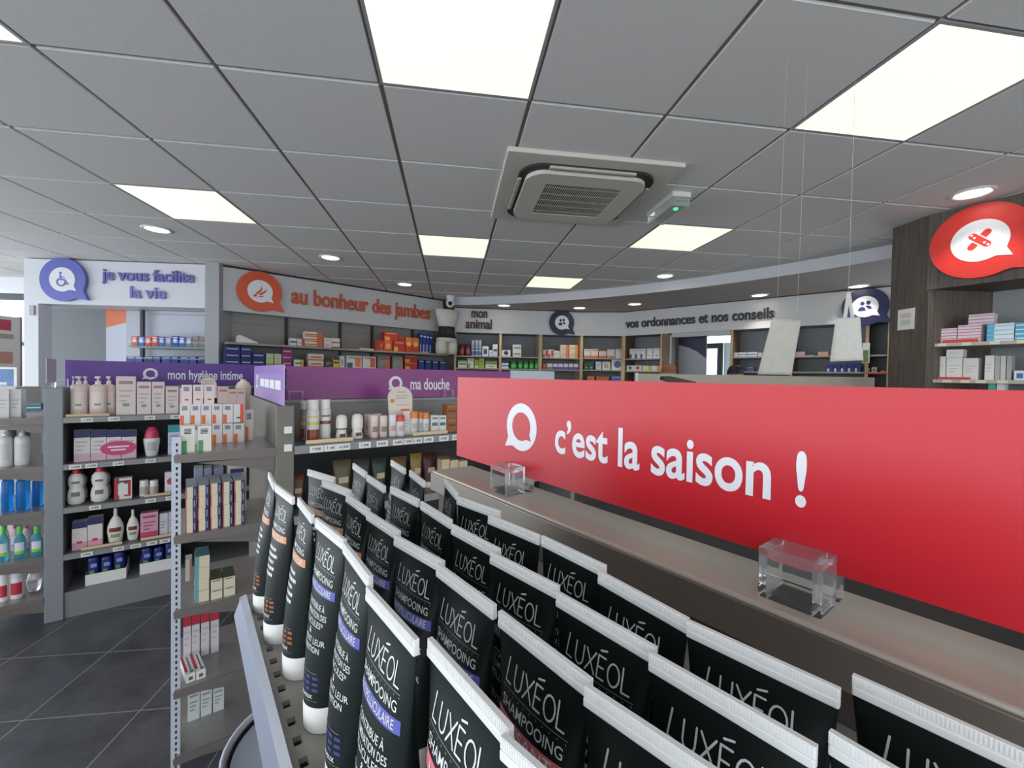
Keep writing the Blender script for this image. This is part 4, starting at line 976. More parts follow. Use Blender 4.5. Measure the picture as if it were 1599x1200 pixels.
dk = [(455, 476, 741, '#6a3a2a'), (521, 551, 718, '#5f523c'), (553, 580, 716, '#3f3a34'), (582, 606, 714, '#2f3a2e'), (612, 638, 713, '#6a5038'), (642, 661, 708, '#8a7238'), (662, 684, 708, '#4a2224'), (686, 706, 712, '#8a5a38')]
for k, (a, b, pt, c) in enumerate(dk):
    bottle(FG, SH[1], a, b, pt, VM+.10, f'{nth(k, 8)} dark shower tube on the shelf under the deodorants', 'tubecap', [M(c, .5), '#d2cbb8' if k == 6 else '#2a2622', M('#b5a888', .6)], 'dark shower tubes', 'shower_tube', 'tube', flat=.5)
for k, (a, b) in enumerate([(690, 702), (703, 716), (717, 730)]):
    put(FG, SH[1]+.0, a, b, 718+k, VM+.03, '#cbb894', 'm#a0522e x#6a8a5a', f'{["left", "middle", "right"][k]} cream and rust carton by the steel top', d=.05)
# tops of goods glimpsed through the gap under the purple sign

# ================================================================== wall shelving and its goods
def row(F, z, v, items, where, group=None, cat='box', d=.08):
    """items: (px0, px1, top row, base colour, style, description[, number piled][, top colour])"""
    for it in items:
        a, b, pt, base, st, desc = it[:6]; n = it[6] if len(it) > 6 else 1
        put(F, z, a, b, pt, v, base, st, (desc+' '+where).strip(), d=d, group=group, n=n)

# ---- bay with blue packs under the violet lettering
ub0, _ = FJ.uz(201, 540, .02); ub1 = LJ
t = thing('wall_shelving', 'pale wall shelving with blue packs under the violet sign band', 'shelf', FJ.pt(0, 0, 0), FJ.ang)
f = MB(); ubL = FJ.uz(197, 540, .33)[0]; f.box(ubL, .33, 0, ub1-.004, .34, FZ+.012, M('#c3c8d2', .5)); f.box(ub0+.11, .30, 0, ub1-.004, .318, FZ+.012, M('#c3c8d2', .5)); _, zc = FJ.uz(260, 491, .3); f.box(ub0, .2975, zc-.004, ub1-.004, .2995, zc, dgrey); f.build('back_panel', t)
for px in (221, 324):
    u, _ = FJ.uz(px, 540, .26); f = MB(); f.box(u-.018, .26, 0, u+.012, .295, FZ+.012, M('#3c3e42', .5)); f.build('post', t)
_, zA = FJ.uz(265, 541.5, .05); _, zB = FJ.uz(265, 567, .05)
for z in (zA, zB, zB-.26, zB-.52):
    f = MB(); f.box(ub0, .03, z-.02, ub1-.006, .295, z, M('#a9b0b4', .4)); f.box(ub0, .012, z+.035, ub1-.006, .014, z+.055, clear); f.box(ub0, .012, z-.01, ub1-.006, .03, z, M('#5f8a80', .4)); f.build('shelf', t)
bl = ['#e4573c', '#2f5fb0', '#3a3f5c', '#2a56b4']
for k in range(11):
    a = 205+10.6*k
    put(FJ, zA, a, a+9.6, 525+(k % 3), .09, '#e0552f' if k in (0, 2, 3) else ['#2c5cb4', '#3a6ec4', '#8a8e9a'][k % 3] if k < 9 else '#8d8a86', 'n#e6e6ea u#dfe6f4' if k < 9 else 'x#5a5a5a', f'{nth(k, 11)} small pack on the upper shelf under the violet lettering', name='pack', cat='pack', group='packs under the violet lettering')
for k in range(9):
    a = 197+14*k
    put(FJ, zB, a, a+(11 if k % 2 else 13), 557, .09, ['#27408f', '#2b4fa0', '#20306c'][k % 3], 'n#dfe3ee', f'{nth(k, 9)} navy pack on the lower shelf above the violet aisle sign', name='pack', cat='pack', group='navy packs above the violet aisle sign')

# ---- shelving under the orange lettering
FV = Fr(FU.pt(0, -.17, 0)[:2], FU.ang)
t = thing('wall_shelving', 'grey wall shelving under the orange lettering', 'shelf', FV.pt(0, 0, 0), FV.ang)
f = MB(); f.box(0, .30, 0, LU+.1, .33, CZ-.03, back_m)
for u_ in (0,): f.box(0, .2985, FZ-.115, LU-.05, .2995, FZ-.11, dgrey)
f.build('back_panel', t)
for px in (348, 447, 531, 581, 644):
    u, _ = FV.uz(px, 500, .29); f = MB(); f.box(u-.016, .275, 0, u+.016, .297, FZ, M('#262526', .5)); f.build('post', t)
_, z1 = FV.uz(400, 537.5, .0); _, z1b = FV.uz(600, 547, .0); z1 = (z1+z1b)/2; z2 = z1-.245
for z in (z1, z2, z2-.25, z2-.5):
    f = MB(); f.box(.03, 0, z-.025, LU+.0, .295, z, M('#8f8b86', .4, .2), .003); f.build('shelf', t)
OL = 'on the top shelf under orange lettering'; NL = 'on the second shelf under orange lettering'
u, z = FV.uz(385, 530, .1)
f = MB(); f.prism([(-.09, 0), (.10, 0), (.105, .012), (-.07, .085), (-.085, .075)], 0, .14, M('#dedbd6', .7)); tag(f.build('folded_card', None, FV.pt(u, .06, z1), FV.ang), 'white folded card lying on the top shelf under the orange roundel', 'card')
row(FV, z1, .04, [(453, 463, 528.5, '#dcd8d4', 'm#6a6460', 'white box leftmost'), (464, 475.5, 529, '#d6cbc4', 'r#b4492e n#6a6460', 'white and rust box second', 2), (476, 504, 519, '#e0dad2', 'm#b8683c b#d9803c r#cf6a34', 'orange-edged white box of the stack', 3), (506, 518, 528, '#ddd6d2', 'x#b84a3c', 'white box with red print', 2), (518.5, 531, 528.5, '#ded9d6', 'b#b8443c', 'white box with red base', 2)], OL)
strip(FV, z1, 560, 582, .03, 'pale wooden stop on the top shelf left of the red boxes')
row(FV, z1, .05, [(585, 592, 531, '#8a2a22', 'r#a83a28', 'dark red box end'), (592.5, 598.5, 532, '#b0342a', 'x#d98a5a', 'narrow red box'), (599, 613, 532, '#b83a28', 'c#e09a4a n#d98a5a', 'red and amber box, left'), (614.5, 632, 533, '#b23426', 'e#e2a04c n#d0a090', 'red and amber box, middle'), (633.5, 643.5, 527, '#b83c26', 'T#d97a34 u#e8b060', 'red and orange upright box, left'), (644, 654.5, 528, '#b83c26', 'T#d97a34 u#e8b060', 'red and orange upright box, right')], OL)
_, zz = FV.uz(610, 532.2, .05)
row(FV, zz, .055, [(600, 621.5, 519, '#b2321f', 'e#e0913f n#d9a890', 'red box topping the pile'), (622, 632.5, 525.5, '#8f2f26', 'n#c08a7a', 'darker red box on the pile')], OL)
for k in range(4):
    put(FV, z1, 655.8+5.0*k, 660.4+5.0*k, 520+k, .14, '#26429c', 'n#dfe3ee e#c9d2e8', f'{nth(k, 4)} blue hanging pack beside the mannequin', name='pack', cat='pack', group='blue packs beside the mannequin')
f = MB(); f.box(-.05, 0, 0, .05, .09, .016, M('#d0b6a4', .6), .005); u, _ = FV.uz(664, 548, .02); tag(f.build('paper_slip', None, FV.pt(u, .01, z1+.0004), FV.ang), 'flat pinkish slip lying before the blue packs', 'card')
for c, (a, b, n_, pt) in enumerate([(350.5, 375, 3, 540), (376, 393, 3, 541), (394, 413.5, 2, 550)]):
    put(FV, z2, a, b, pt, .04, '#1f2a6c', 'w#aeb6d6', f'navy box of the {["left", "middle", "right"][c]} column '+'on the second shelf below the card', d=.10, n=n_, group='stacked navy boxes')
row(FV, z2, .05, [(415.5, 427, 552.5, '#c9d2a8', 'b#9cba4c x#a8b088', 'left pale green box'), (428.5, 439.5, 553, '#c9d2a8', 'b#9cba4c x#a8b088', 'right pale green box'), (440.5, 456, 544.5, '#8a2f6a', 'w#d9b0c8', 'purple box', 3), (459, 474, 562, '#d9dcc8', 'r#d9b83c w#4a6a5a', 'white and yellow flat box'), (482, 505.5, 553, '#ddd8d4', 'w#b8402c b#d9822c', 'white and orange box', 2), (507, 519, 562, '#44423c', 'x#c8b43c', 'dark low box'), (520.5, 530, 558.5, '#c9bc3c', 't#5a2f2a w#3c3a2c', 'yellow box with brown top'), (531, 538, 556, '#d6d2cc', 'c#a89a94', 'slim white box'), (541, 565, 556, '#d2d2d2', 'n#8a8c90 e#3c5a6a R#d97a4c', 'wide white box, left'), (566.5, 587, 557, '#d0d0ce', 'n#8a8c90 R#c9603a', 'wide white box, right'), (589.5, 609, 556, '#7d766e', 'r#c0603c x#a09a92', 'grey and rust box, left'), (613, 629, 557, '#8a857e', 'x#a8a29a', 'grey box, middle')], NL)
put(FV, z2, 632, 652, 555, .05, '#b03228', 'e#e0a04a n#c98a78', 'red box '+NL, n=2)
for k in range(4):
    put(FV, z2, 653.5+11*k, 662.5+11*k, 562+k*.8, .06, '#22407c', 'n#cfd6e4', f'{nth(k, 4)} dark blue pack below the mannequin', name='pack', cat='pack', group='dark blue packs below the mannequin')

# ---- mannequin torso on the corner shelf
u, _ = FV.uz(697.5, 520, .0); _, zb_ = FV.uz(697, 549.5, -.02); _, zt = FV.uz(697, 483.5, -.02); H = zt-zb_
ux0, _ = FV.uz(676, 490, -.02); ux1, _ = FV.uz(717, 490, -.02); W = (ux1-ux0)/2*.84
p = FV.pt(u, .0, z1+.0005); t = thing('mannequin_torso', 'white mannequin torso wearing a black lumbar belt on the corner shelf', 'mannequin', p, FV.ang-radians(6))
mw = M('#d8d4c8', .5)
H = zt-z1
def sect(f, rows, m, n=22):
    vs = []; fs = []
    for z, a, b in rows: vs += [(a*cos(2*pi*k/n)*W, b*sin(2*pi*k/n)*W, z*H) for k in range(n)]
    for j in range(len(rows)-1): fs += [(j*n+k, j*n+(k+1) % n, (j+1)*n+(k+1) % n, (j+1)*n+k) for k in range(n)]
    fs += [tuple(range(n))[::-1], tuple(range((len(rows)-1)*n, len(rows)*n))]; f.add(vs, fs, m, True)
f = MB(); sect(f, [(.26, .82, .50), (.32, .84, .52), (.40, .74, .46), (.48, .60, .40), (.60, .62, .42), (.66, .70, .46), (.80, .86, .54), (.92, .96, .52), (.985, .98, .46), (1.0, .9, .38)], mw)
for s in (-1, 1):
    vs = []
    f2 = [(0, .46, .40), (.10, .50, .44), (.22, .47, .46), (.30, .40, .44)]; n = 18; vv = []; fs = []
    for z, a, b in f2: vv += [((s*.44+a*cos(2*pi*k/n)*.9)*W, b*sin(2*pi*k/n)*W, z*H) for k in range(n)]
    for j in range(3): fs += [(j*n+k, j*n+(k+1) % n, (j+1)*n+(k+1) % n, (j+1)*n+k) for k in range(n)]
    fs += [tuple(range(n))[::-1], tuple(range(3*n, 4*n))]; f.add(vv, fs, mw, True)
f.build('torso', t)
f = MB(); sect(f, [(.36, .83, .54), (.37, .80, .52), (.48, .645, .45), (.60, .66, .47), (.615, .655, .46)], M('#17171a', .6)); f.build('belt', t)
f = MB(); f.box(-.28*W, -.50*W, .44*H, .28*W, -.40*W, .56*H, M('#232327', .5), .004); f.build('belt_plate', t)

# ---- wooden bays along the back wall
def bays(F, L, ups, z_list, label, brown=False, skip=None):
    t = thing('wall_shelving', label, 'shelf', F.pt(0, 0, 0), F.ang)
    f = MB()
    segs = [(0, L)] if not skip else [(0, skip[0]), (skip[1], L)]
    for a, b in segs: f.box(a, .33, 0, b, .345, SZ-.02, M('#83878c', .5)); f.box(a, .032, FZ-.001, b, .33, FZ+.015, M('#83878c', .5))
    f.build('back_panel', t)
    for u, w in ups:
        f = MB(); f.box(u-w/2, .004, 0, u+w/2, .33, FZ-.002, w_brn if brown else w_oak); f.quad([(u-w/2, .0035, 0), (u+w/2, .0035, 0), (u+w/2, .0035, FZ-.003), (u-w/2, .0035, FZ-.003)], w_oak); f.build('upright', t)
    us = sorted(u for u, w in ups)
    for a, b in zip(us[:-1], us[1:]):
        if skip and a < (skip[0]+skip[1])/2 < b: continue
        for z in z_list:
            f = MB(); f.box(a+.014, .012, z-.02, b-.014, .328, z, M('#9a948c', .45)); f.build('shelf', t)
    return t
U = lambda F, px, v=.01: F.uz(px, 540, v)[0]
zn1 = FN.uz(745, 556, .02)[1]; zn2 = FN.uz(745, 575, .02)[1]
bays(FN, LN, [(.02, .03), (U(FN, 781.5), .035), (U(FN, 844), .05), (U(FN, 908), .035)], [zn1, zn2, zn2-.2, zn2-.45], 'oak-edged wall shelving under the animal lettering')
AN = 'on the top shelf under animal lettering'; AN2 = 'on the second shelf under animal lettering'
for k, (a, b, pt, kind, cols, lb) in enumerate([(717, 725.5, 538, 'jar', ['#8a3038', '#6a2a30', '#b0505a'], 'left red jar '+AN), (726.5, 735, 538, 'jar', ['#8a3038', '#6a2a30', '#b0505a'], 'right red jar '+AN),
        (736, 741, 532, 'spray', ['#c6d2e2', '#e6e8ec', '#4a6aa4', '#3c5a94'], 'first tall blue-white can '+AN), (742, 747, 531.5, 'spray', ['#c6d2e2', '#e6e8ec', '#4a6aa4', '#3c5a94'], 'second tall blue-white can '+AN), (747.5, 752, 531.5, 'spray', ['#c6d2e2', '#e6e8ec', '#4a6aa4', '#3c5a94'], 'third tall blue-white can '+AN)]):
    bottle(FN, zn1, a, b, pt, .06, lb, kind, cols, 'cans and jars for animals', 'jar' if kind == 'jar' else 'spray_can', 'jar' if kind == 'jar' else 'can')
row(FN, zn1, .05, [(753, 763, 541, '#dfe0e4', 'c#3a4a84', 'white box with blue mark'), (764, 769, 547, '#dcdde0', 'x#5a6a94', 'small white box'), (769.5, 777, 538, '#dcdde2', 'B#c9d0e0 w#3c4a7c', 'white and navy box')], AN)
row(FN, zn2, .05, [(715, 729, 563, '#d4d8c4', 't#8ab04a w#6a5a4c', 'green and white box, first'), (730, 740, 560, '#d6d4ce', 'e#7aa84a n#a8443c', 'green and white box, second'), (741, 747.5, 562, '#8ab03c', 'b#c9d6a4', 'lime box, left'), (748, 756, 560, '#9cba4c', 'x#c0483c', 'lime box with red print'), (758, 776, 564, '#dcd8d0', 'T#8aa850 d#b04a3c', 'wide green and white box')], AN2)
AW = 'in the bay left of the small navy roundel'
row(FN, zn1, .05, [(783.5, 797, 547, '#dedede', 'u#2c3a5c', 'white box with round dark logo'), (801, 814, 538.5, '#dadcd8', 'M#8a9290', 'white box of the pair', 2)], AW)
row(FN, zn2, .05, [(783, 794, 567, '#dce2e6', 'm#4a9ac0', 'white and teal box')], AW)
for k, (a, b) in enumerate([(797, 808), (809, 817), (817.5, 826), (826.5, 834.5), (835, 843)]):
    bottle(FN, zn2, a, b, 564, .06, f'{nth(k, 5)} bright green jar '+AW, 'jar', ['#3a9a44', '#2f8a3c', '#5ab05a'], 'bright green jars', 'jar', 'jar')
AR = 'in the bay under the small navy roundel'
row(FN, zn1, .05, [(848, 855, 546.5, '#d9d2ce', 'e#c83c34 R#c83c34', 'red and white box, left'), (856, 864.5, 546, '#d9d2ce', 'e#c83c34 R#c83c34', 'red and white box, right'), (865, 874, 548, '#dcd6cc', 'x#a8a29c', 'plain white box'), (875, 888, 539, '#d8c8b4', 'r#d9823c x#a8907c', 'white and orange box, left', 2), (889, 902.5, 539, '#dccbb4', 'r#e0913f x#a8907c', 'white and orange box, right', 2)], AR)
row(FN, zn2, .05, [(847.5, 853, 569, '#c84a44', 'n#e0d6d2', 'small red box'), (854, 863, 568, '#d0d6d2', 'B#3c9a7c', 'white and green box')]+[(864+8.0*k, 871+8.0*k, 568.5, '#d6d2de', 'B#6a4c9c', f'{nth(k, 5)} white and purple box') for k in range(5)], AR)
# middle and right walls
zs1 = FS.uz(945, 559.5, .02)[1]; zs2 = FS.uz(945, 578, .02)[1]
bays(FS, LS, [(.01, .03), (LS-.01, .03)], [zs1, zs2, zs2-.17, zs2-.42], 'oak-edged wall shelving in the middle of the back wall')
BM = 'on the middle back wall, top shelf'; BM2 = 'on the middle back wall, second shelf'; BM3 = 'on the middle back wall, third shelf'
row(FS, zs1, .05, [(912, 922, 545.5, '#ded6d0', 'b#d97a4c n#c0604a', 'white and coral box, first'), (922.5, 934, 545.5, '#ded6d0', 'b#d97a4c n#c0604a', 'white and coral box, second'), (935, 947, 545, '#dccfc2', 'b#c9663c t#8a4a34', 'coral box with brown top'), (948, 960, 546, '#ded8d0', 'b#d98a5c', 'white box with orange base'), (961, 974, 545.5, '#dfdad4', 'r#e0a064 n#c97a4c', 'white box with orange side')], BM)
row(FS, zs2, .05, [(912, 919, 566, '#3a5a44', 'd#c9d6c4', 'dark green box, left'), (919.5, 927, 566, '#3a5a44', 'd#c9d6c4', 'dark green box, right'), (930, 939, 565, '#c9d2da', 'x#8a94a0', 'pale blue box'), (940.5, 953, 565, '#dad6ce', 'c#b8a894', 'white box with beige square'), (955, 973, 562, '#d6d6d2', 'u#4a6a8a', 'wide white box with blue mark')], BM2)
row(FS, zs2-.17, .05, [(917, 928, 588, '#c9703c', 'n#e0b090', 'orange box, left'), (931, 951, 588, '#b8623c', 'n#8a3c2c', 'orange box, right'), (954, 971, 588, '#3c6ab0', 'n#c9d6ea', 'blue box')], BM3)
ud0 = U(FB, 1046); ud1 = U(FB, 1140); uj = U(FB, 1032.5)
zb1 = FB.uz(1005, 560, .02)[1]; zb2 = FB.uz(1005, 579.5, .02)[1]
bays(FB, LB, [(.012, .03), (uj+.005, .03), (ud1+.02, .035), (U(FB, 1236), .03), (U(FB, 1354), .03), (LB-.02, .03)], [zb1, zb2, zb2-.17, zb2-.42], 'brown wooden wall shelving under the navy lettering', True, (uj+.10, ud1+.0))
BR = 'left of the doorway, top shelf'; BR2 = 'left of the doorway, second shelf'
row(FB, zb1, .05, [(983, 991, 545, '#d9dadf', 'e#3c3f7c n#a8aab4', 'white and navy box, first'), (991.5, 999.5, 545, '#d9dadf', 'e#3c3f7c n#a8aab4', 'white and navy box, second'), (1000, 1008, 545, '#d9dadf', 'e#3c3f7c n#a8aab4', 'white and navy box, third'), (1010, 1019, 544.5, '#dcdce0', 'd#3c3f7c n#c0c0c8', 'tall white box, left'), (1020, 1030, 544, '#dcdce0', 'd#3c3f7c n#c0c0c8', 'tall white box, right')], BR)
row(FB, zb2, .05, [(978.5, 989.5, 571, '#dad8d6', 'u#2f7ac0', 'white box with blue dot'), (990, 1001.5, 571, '#dad8d6', 'u#c83c3c', 'white box with red dot'), (1003, 1016, 571.5, '#d6d4b0', 'r#d0c84c', 'white and yellow box'), (1017, 1030, 571.5, '#dcd4cc', 'r#e09a6c', 'white and peach box')], BR2)
# doorway
wallbox('door_1', FB, uj+.02, ud0, -.01, .34, 0, FZ-.004, w_brn)
wallbox('trim_8', FB, ud0, ud0+.03, 0, .12, 0, FZ-.03, M('#9a9c9e', .4, .4)); wallbox('trim_9', FB, ud0+.03, ud1, 0, .12, FZ-.06, FZ-.002, M('#9a9c9e', .4, .4))
up, _ = FB.uz(1103, 540, .35)
mb = MB(); mb.box(ud0-.05, .35, 0, up, .38, FZ, M('#b9bcc4', .5)); _, a0 = FB.uz(1050, 539, .349); _, a1 = FB.uz(1075, 543, .349); _, a2 = FB.uz(1103, 560, .349)
uA, _ = FB.uz(1048, 540, .349); uM, _ = FB.uz(1075, 540, .349)
mb.quad([(uA, .349, a0), ((uA+uM)/2, .349, (a0+a1)/2+.015), (uM, .349, a1), ((uM+up)/2, .349, (a1+a2)/2+.02), (up, .349, a2), (up, .349, FZ), (uA, .349, FZ)], M('#3a3654', .5)); struct(mb, 'wall_doorway_panel', (FB.o[0], FB.o[1], 0), FB.ang)
wallbox('wall_back_room', FB, up-.1, ud1+2.2, 1.9, 2.0, 0, CZ, M('#8f9499', .6))
w0, zw = FB.uz(1102, 545, 1.88); w1, _ = FB.uz(1122, 545, 1.88)
mb = MB(); mb.box(w0-.1, 1.86, .4, w1, 1.885, zw, emit('m_back_window', '#dff2f4', 1.1)); mb.box(w1, 1.82, .2, w1+.08, 1.89, zw+.09, M('#2f3238')); mb.box(w0-.1, 1.82, zw, w1, 1.89, zw+.09, M('#2f3238')); mb.box(w1+.1, 1.84, .2, w1+.28, 1.89, zw+.09, M('#cfe0e4')); struct(mb, 'window_2', (FB.o[0], FB.o[1], 0), FB.ang)
# right of the doorway
BD = 'right of the doorway'
z_ = FB.uz(1165, 560, .02)[1]
row(FB, zb1, .05, [(1146, 1152, 551, '#d9d4da', 'x#a84a7a', 'white box with pink print'), (1153, 1166, 550.5, '#dbe0e4', 'm#5aa0b8', 'white and aqua box, left'), (1167, 1182, 550, '#dbe0e4', 'm#5aa0b8', 'white and aqua box, right'), (1183, 1190, 551, '#d6d4d4', 'x#9a9aa4', 'small white box')], BD)
row(FB, zb2, .06, [(1167, 1177, 573, '#5a6a94', 'n#c9d0e0', 'slate blue box')], BD)
BT = 'on the shelf between the hanging bags'
row(FB, zb1, .05, [(1240, 1256, 549.5, '#c9a0b4', 'n#b06a8c', 'mauve box', 2), (1259, 1270, 556.5, '#d6d2ca', 'x#9a9a94', 'flat white box'), (1277, 1293, 549.5, '#d9a06c', 'b#d8d0c4 n#b8683c', 'orange and white box', 2)], BT)
for k in range(5):
    put(FB, zb2, 1291+10.8*k, 1301+10.8*k, 569.5-k*.3, .05, '#23418c', 'e#d6dcea', f'{nth(k, 5)} deep blue box below the tote bag', d=.07, group='deep blue boxes below the tote bag')
row(FB, zb2, .05, [(1352, 1358, 575, '#b8b8b4', 'c#5a5a64', 'grey box, first'), (1361, 1369, 574, '#dcdad6', 'c#6a6a74', 'white box, second'), (1375, 1382, 579, '#c0b494', 'b#6a7a4c', 'tan box, third')], 'beside the wooden column')
f = MB(); u, _ = FB.uz(1377, 590, .01); f.box(-.11, 0, -.018, .09, .02, .0, M('#d2563c', .5)); tag(f.build('shelf_edge_strip', None, FB.pt(u-.02, -.012, zb2-.004), FB.ang), 'orange-red shelf edge strip beside the wooden column', 'strip')

# ---- shelving in the right-hand wooden bay
t = thing('wall_shelving', 'grey shelving set into the dark wooden bay under the red roundel', 'shelf', FW.pt(0, 0, 0), FW.ang)
zr1 = FW.uz(1530, 534, .06)[1]; zr2 = FW.uz(1530, 593.5, .06)[1]
for z in (zr1, zr2, zr2-.25):
    f = MB(); f.box(.022, .05, z-.022, 1.5, .40, z, M('#b3ada0', .45)); s = f.build('shelf', t)
u, _ = FW.uz(1491, 500, .38)
f = MB(); f.box(u-.02, .385, 0, u+.01, .418, 2.13, M('#3a3a3c', .5)); f.build('post', t)
for z, pxs in ((zr1, (1470, 1508, 1552, 1595)), (zr2, (1452, 1480, 1508, 1532, 1566))):
    for px in pxs:
        u, _ = FW.uz(px, 560, .045); f = MB(); f.front(u-.022, z-.021, u+.022, z-.001, M('#ddd8bc', .5), .0485); f.build('price_label', t)
RT = 'on the upper shelf of the wooden bay'; RT2 = 'on the lower shelf of the wooden bay'
row(FW, zr1, .09, [(1457, 1494, 513.5, '#ded3d8', 'm#c05a8a', 'white and pink flat box, left pile', 5), (1495.5, 1532, 507.5, '#e0d5da', 'm#c8487c', 'white and pink flat box, middle pile', 6)], RT)
_, zz = FW.uz(1525, 507.5, .11)
row(FW, zz, .11, [(1512, 1552, 490.5, '#dfd2d8', 'm#c8608c', 'white and pink flat box, raised pile', 3)], RT)
row(FW, zr1, .09, [(1541, 1584, 505.5, '#dfe6ec', 'l#4ab0d8 m#8ac0dc', 'white and sky blue flat box', 4), (1585.5, 1618, 504, '#4aaad0', 'm#dfe6ec', 'sky blue flat box, rightmost', 4)], RT)
u0, _ = FW.uz(1472, 530, .08); u1, _ = FW.uz(1527, 530, .08)
f = MB(); f.box(0, 0, 0, u1-u0, .008, .022, M('#c83c3a', .5)); tag(f.build('shelf_stop', None, FW.pt(u0, .078, zr1+.0004), FW.ang), 'red stop before the pink flat boxes', 'shelf stop')
row(FW, zr2, .09, [(1454, 1463, 565.5, '#dcdad6', 'x#c4c2be', 'slim white box, leftmost'), (1464, 1477, 557, '#e0deda', 'x#c6c4c0', 'white box, second'), (1478, 1503, 558.5, '#e2e0dc', 'x#c6c4c0', 'wide white box, lower'), (1504, 1528, 559.5, '#dcdad6', 'x#c4c2be', 'wide white box beside it'), (1538, 1553, 555.5, '#e0deda', 'x#c6c4c0', 'tall white box'), (1553.5, 1562, 556, '#aeaca8', '', 'grey slim box, first'), (1562.5, 1571, 556, '#c9c7c2', '', 'grey slim box, second'), (1572, 1580, 556, '#a6a4a0', '', 'grey slim box, third'), (1583, 1602, 579, '#dfe2e6', 'c#3c6aa8', 'white box with blue mark', 1)], RT2)
_, zz = FW.uz(1490, 558.3, .09)
row(FW, zz, .09, [(1477.5, 1504, 546, '#e1dfdb', 'x#c8c6c2', 'white box lying on another')], RT2)
u0, _ = FW.uz(1459, 590, .08); u1, _ = FW.uz(1515, 590, .08)
f = MB(); f.box(0, 0, 0, u1-u0, .008, .016, M('#c83c3a', .5)); tag(f.build('shelf_stop', None, FW.pt(u0, .078, zr2+.0004), FW.ang), 'red stop before the white boxes, lower shelf', 'shelf stop')
row(FW, zr2-.25, .10, [(1543, 1555, 599, '#3cae94', 'x#d9e6e2', 'teal box'), (1556, 1569, 600, '#e0dedc', 'u#b8484c', 'white box with red emblem')], 'just above the red aisle sign')
# notice on the column
u, z = FC.uz(1414.5, 499, -.004)
t = thing('wall_notice', 'small framed white notice on the dark wooden column', 'notice', FC.pt(u, -.006, z), FC.ang)
ua_, _ = FC.uz(1402, 499, -.004); ub_, _ = FC.uz(1427, 499, -.004); w = ub_-ua_; _, za_ = FC.uz(1414, 483, -.004); h = (za_-z)
f = MB(); f.box(-w/2, 0, -h, w/2, .006, h, M('#e2e0dc', .4)); f.build('sheet', t)
f = MB()
for k in range(4): f.front(-w*.3, -h*.5+.12*h*k, w*.3, -h*.46+.12*h*k, M('#8a8a8a'), -.0006)
f.front(-w*.32, h*.1, w*.32, h*.6, M('#cfc8c0'), -.0006); f.build('print', t)

# ================================================================== counter screen, bags, people, odds and ends
c0_ = at_c(993, 583, 3.6); c1_ = at_c(1366, 589, 3.55)
FK = Fr((c0_[0], c0_[1]), atan2(c1_[1]-c0_[1], c1_[0]-c0_[0])); LK = hypot(c1_[0]-c0_[0], c1_[1]-c0_[1])
t = thing('counter_screen', 'beige counter screen panel behind the red aisle sign', 'screen', FK.pt(0, 0, 0), FK.ang)
f = MB(); f.box(.02, 0, 0, LK, .04, 1.543, M('#b3a999', .55), .003); f.build('panel', t); f = MB(); f.box(0, -.003, 0, .02, .043, 1.548, M('#dad7d0', .5)); f.build('edge_post', t)
f = MB(); f.box(.1, .045, 0, LK, .35, 1.0, M('#a39a8c', .5)); f.build('counter', t)
p = at_c(1058, 600, 2.6)
t = thing('handset', 'black sloping device standing before the beige counter screen', 'device', (p[0], p[1], p[2]-.12), radians(-8))
f = MB(); f.prism([(-.10, .145), (-.095, .165), (-.06, .168), (.10, .135), (.10, .12), (-.06, .132)], -.03, .03, M('#1d1c1d', .45)); f.build('body', t)
f = MB(); f.lathe([(.05, -p[2]+.12), (.02, -p[2]+.16), (.015, .13)], M('#2a2a2c', .5), n=16); f.build('stand', t)
vq = VM+.335; q0, _ = FG.uz(797.5, 585, vq); q1, zq = FG.uz(866, 580.5, vq)
t = thing('leaflet_stand', 'small pale grey leaflet stand showing behind the red sign\u2019s top edge', 'stand', FG.pt(q0, vq, 1.3725), FG.ang)
f = MB(); w = q1-q0; f.box(0, 0, 0, w, .010, zq-1.3725, M('#c9d2da', .3), .002); f.build('back', t); f = MB(); f.box(0, -.015, 0, w, -.0002, .03, clear); f.build('front_lip', t)

def hung_bag(top_l, top_r, bot_l, bot_r, c, th, m, label, name, string=True):
    P_ = [at_c(*q, c) for q in (bot_l, bot_r, top_r, top_l)]
    n = Vector((-CF[0], -CF[1], 0)).normalized(); e = (Vector(P_[1])-Vector(P_[0])).normalized()
    t = thing(name, label, 'bag', tuple(P_[0]), 0)
    f = MB(); o = Vector(P_[0]); nu, nv = 10, 14; vs = []; fs = []
    for side in (0, 1):
        for j in range(nv+1):
            for i in range(nu+1):
                a, b = i/nu, j/nv
                q = (Vector(P_[0])*(1-a)+Vector(P_[1])*a)*(1-b)+(Vector(P_[3])*(1-a)+Vector(P_[2])*a)*b
                bulge = th*(1-(2*a-1)**4)*(1-b**3)*.5+.002*math.sin(9*a+5*b)*(1-b)*.6+.0006
                vs.append(q-o+n*(bulge if side == 0 else -bulge))
    N = (nu+1)*(nv+1)
    for s in (0, 1):
        for j in range(nv):
            for i in range(nu):
                k = s*N+j*(nu+1)+i; q = (k, k+1, k+nu+2, k+nu+1); fs.append(q if s == 0 else q[::-1])
    rim = [i for i in range(nu+1)]+[j*(nu+1)+nu for j in range(1, nv+1)]+[nv*(nu+1)+i for i in range(nu-1, -1, -1)]+[j*(nu+1) for j in range(nv-1, 0, -1)]
    for a, b in zip(rim, rim[1:]+rim[:1]): fs.append((b, a, a+N, b+N))
    f.add(vs, fs, m, True); f.build('body', t)
    return t, o, P_, n
kraft = M('#bdb9ad', .7, noise=.05, scale=30, bump=.3); cotton = M('#cfccc2', .8, noise=.05, scale=60, bump=.3)
nyl = M('#d8d6d0', .4)
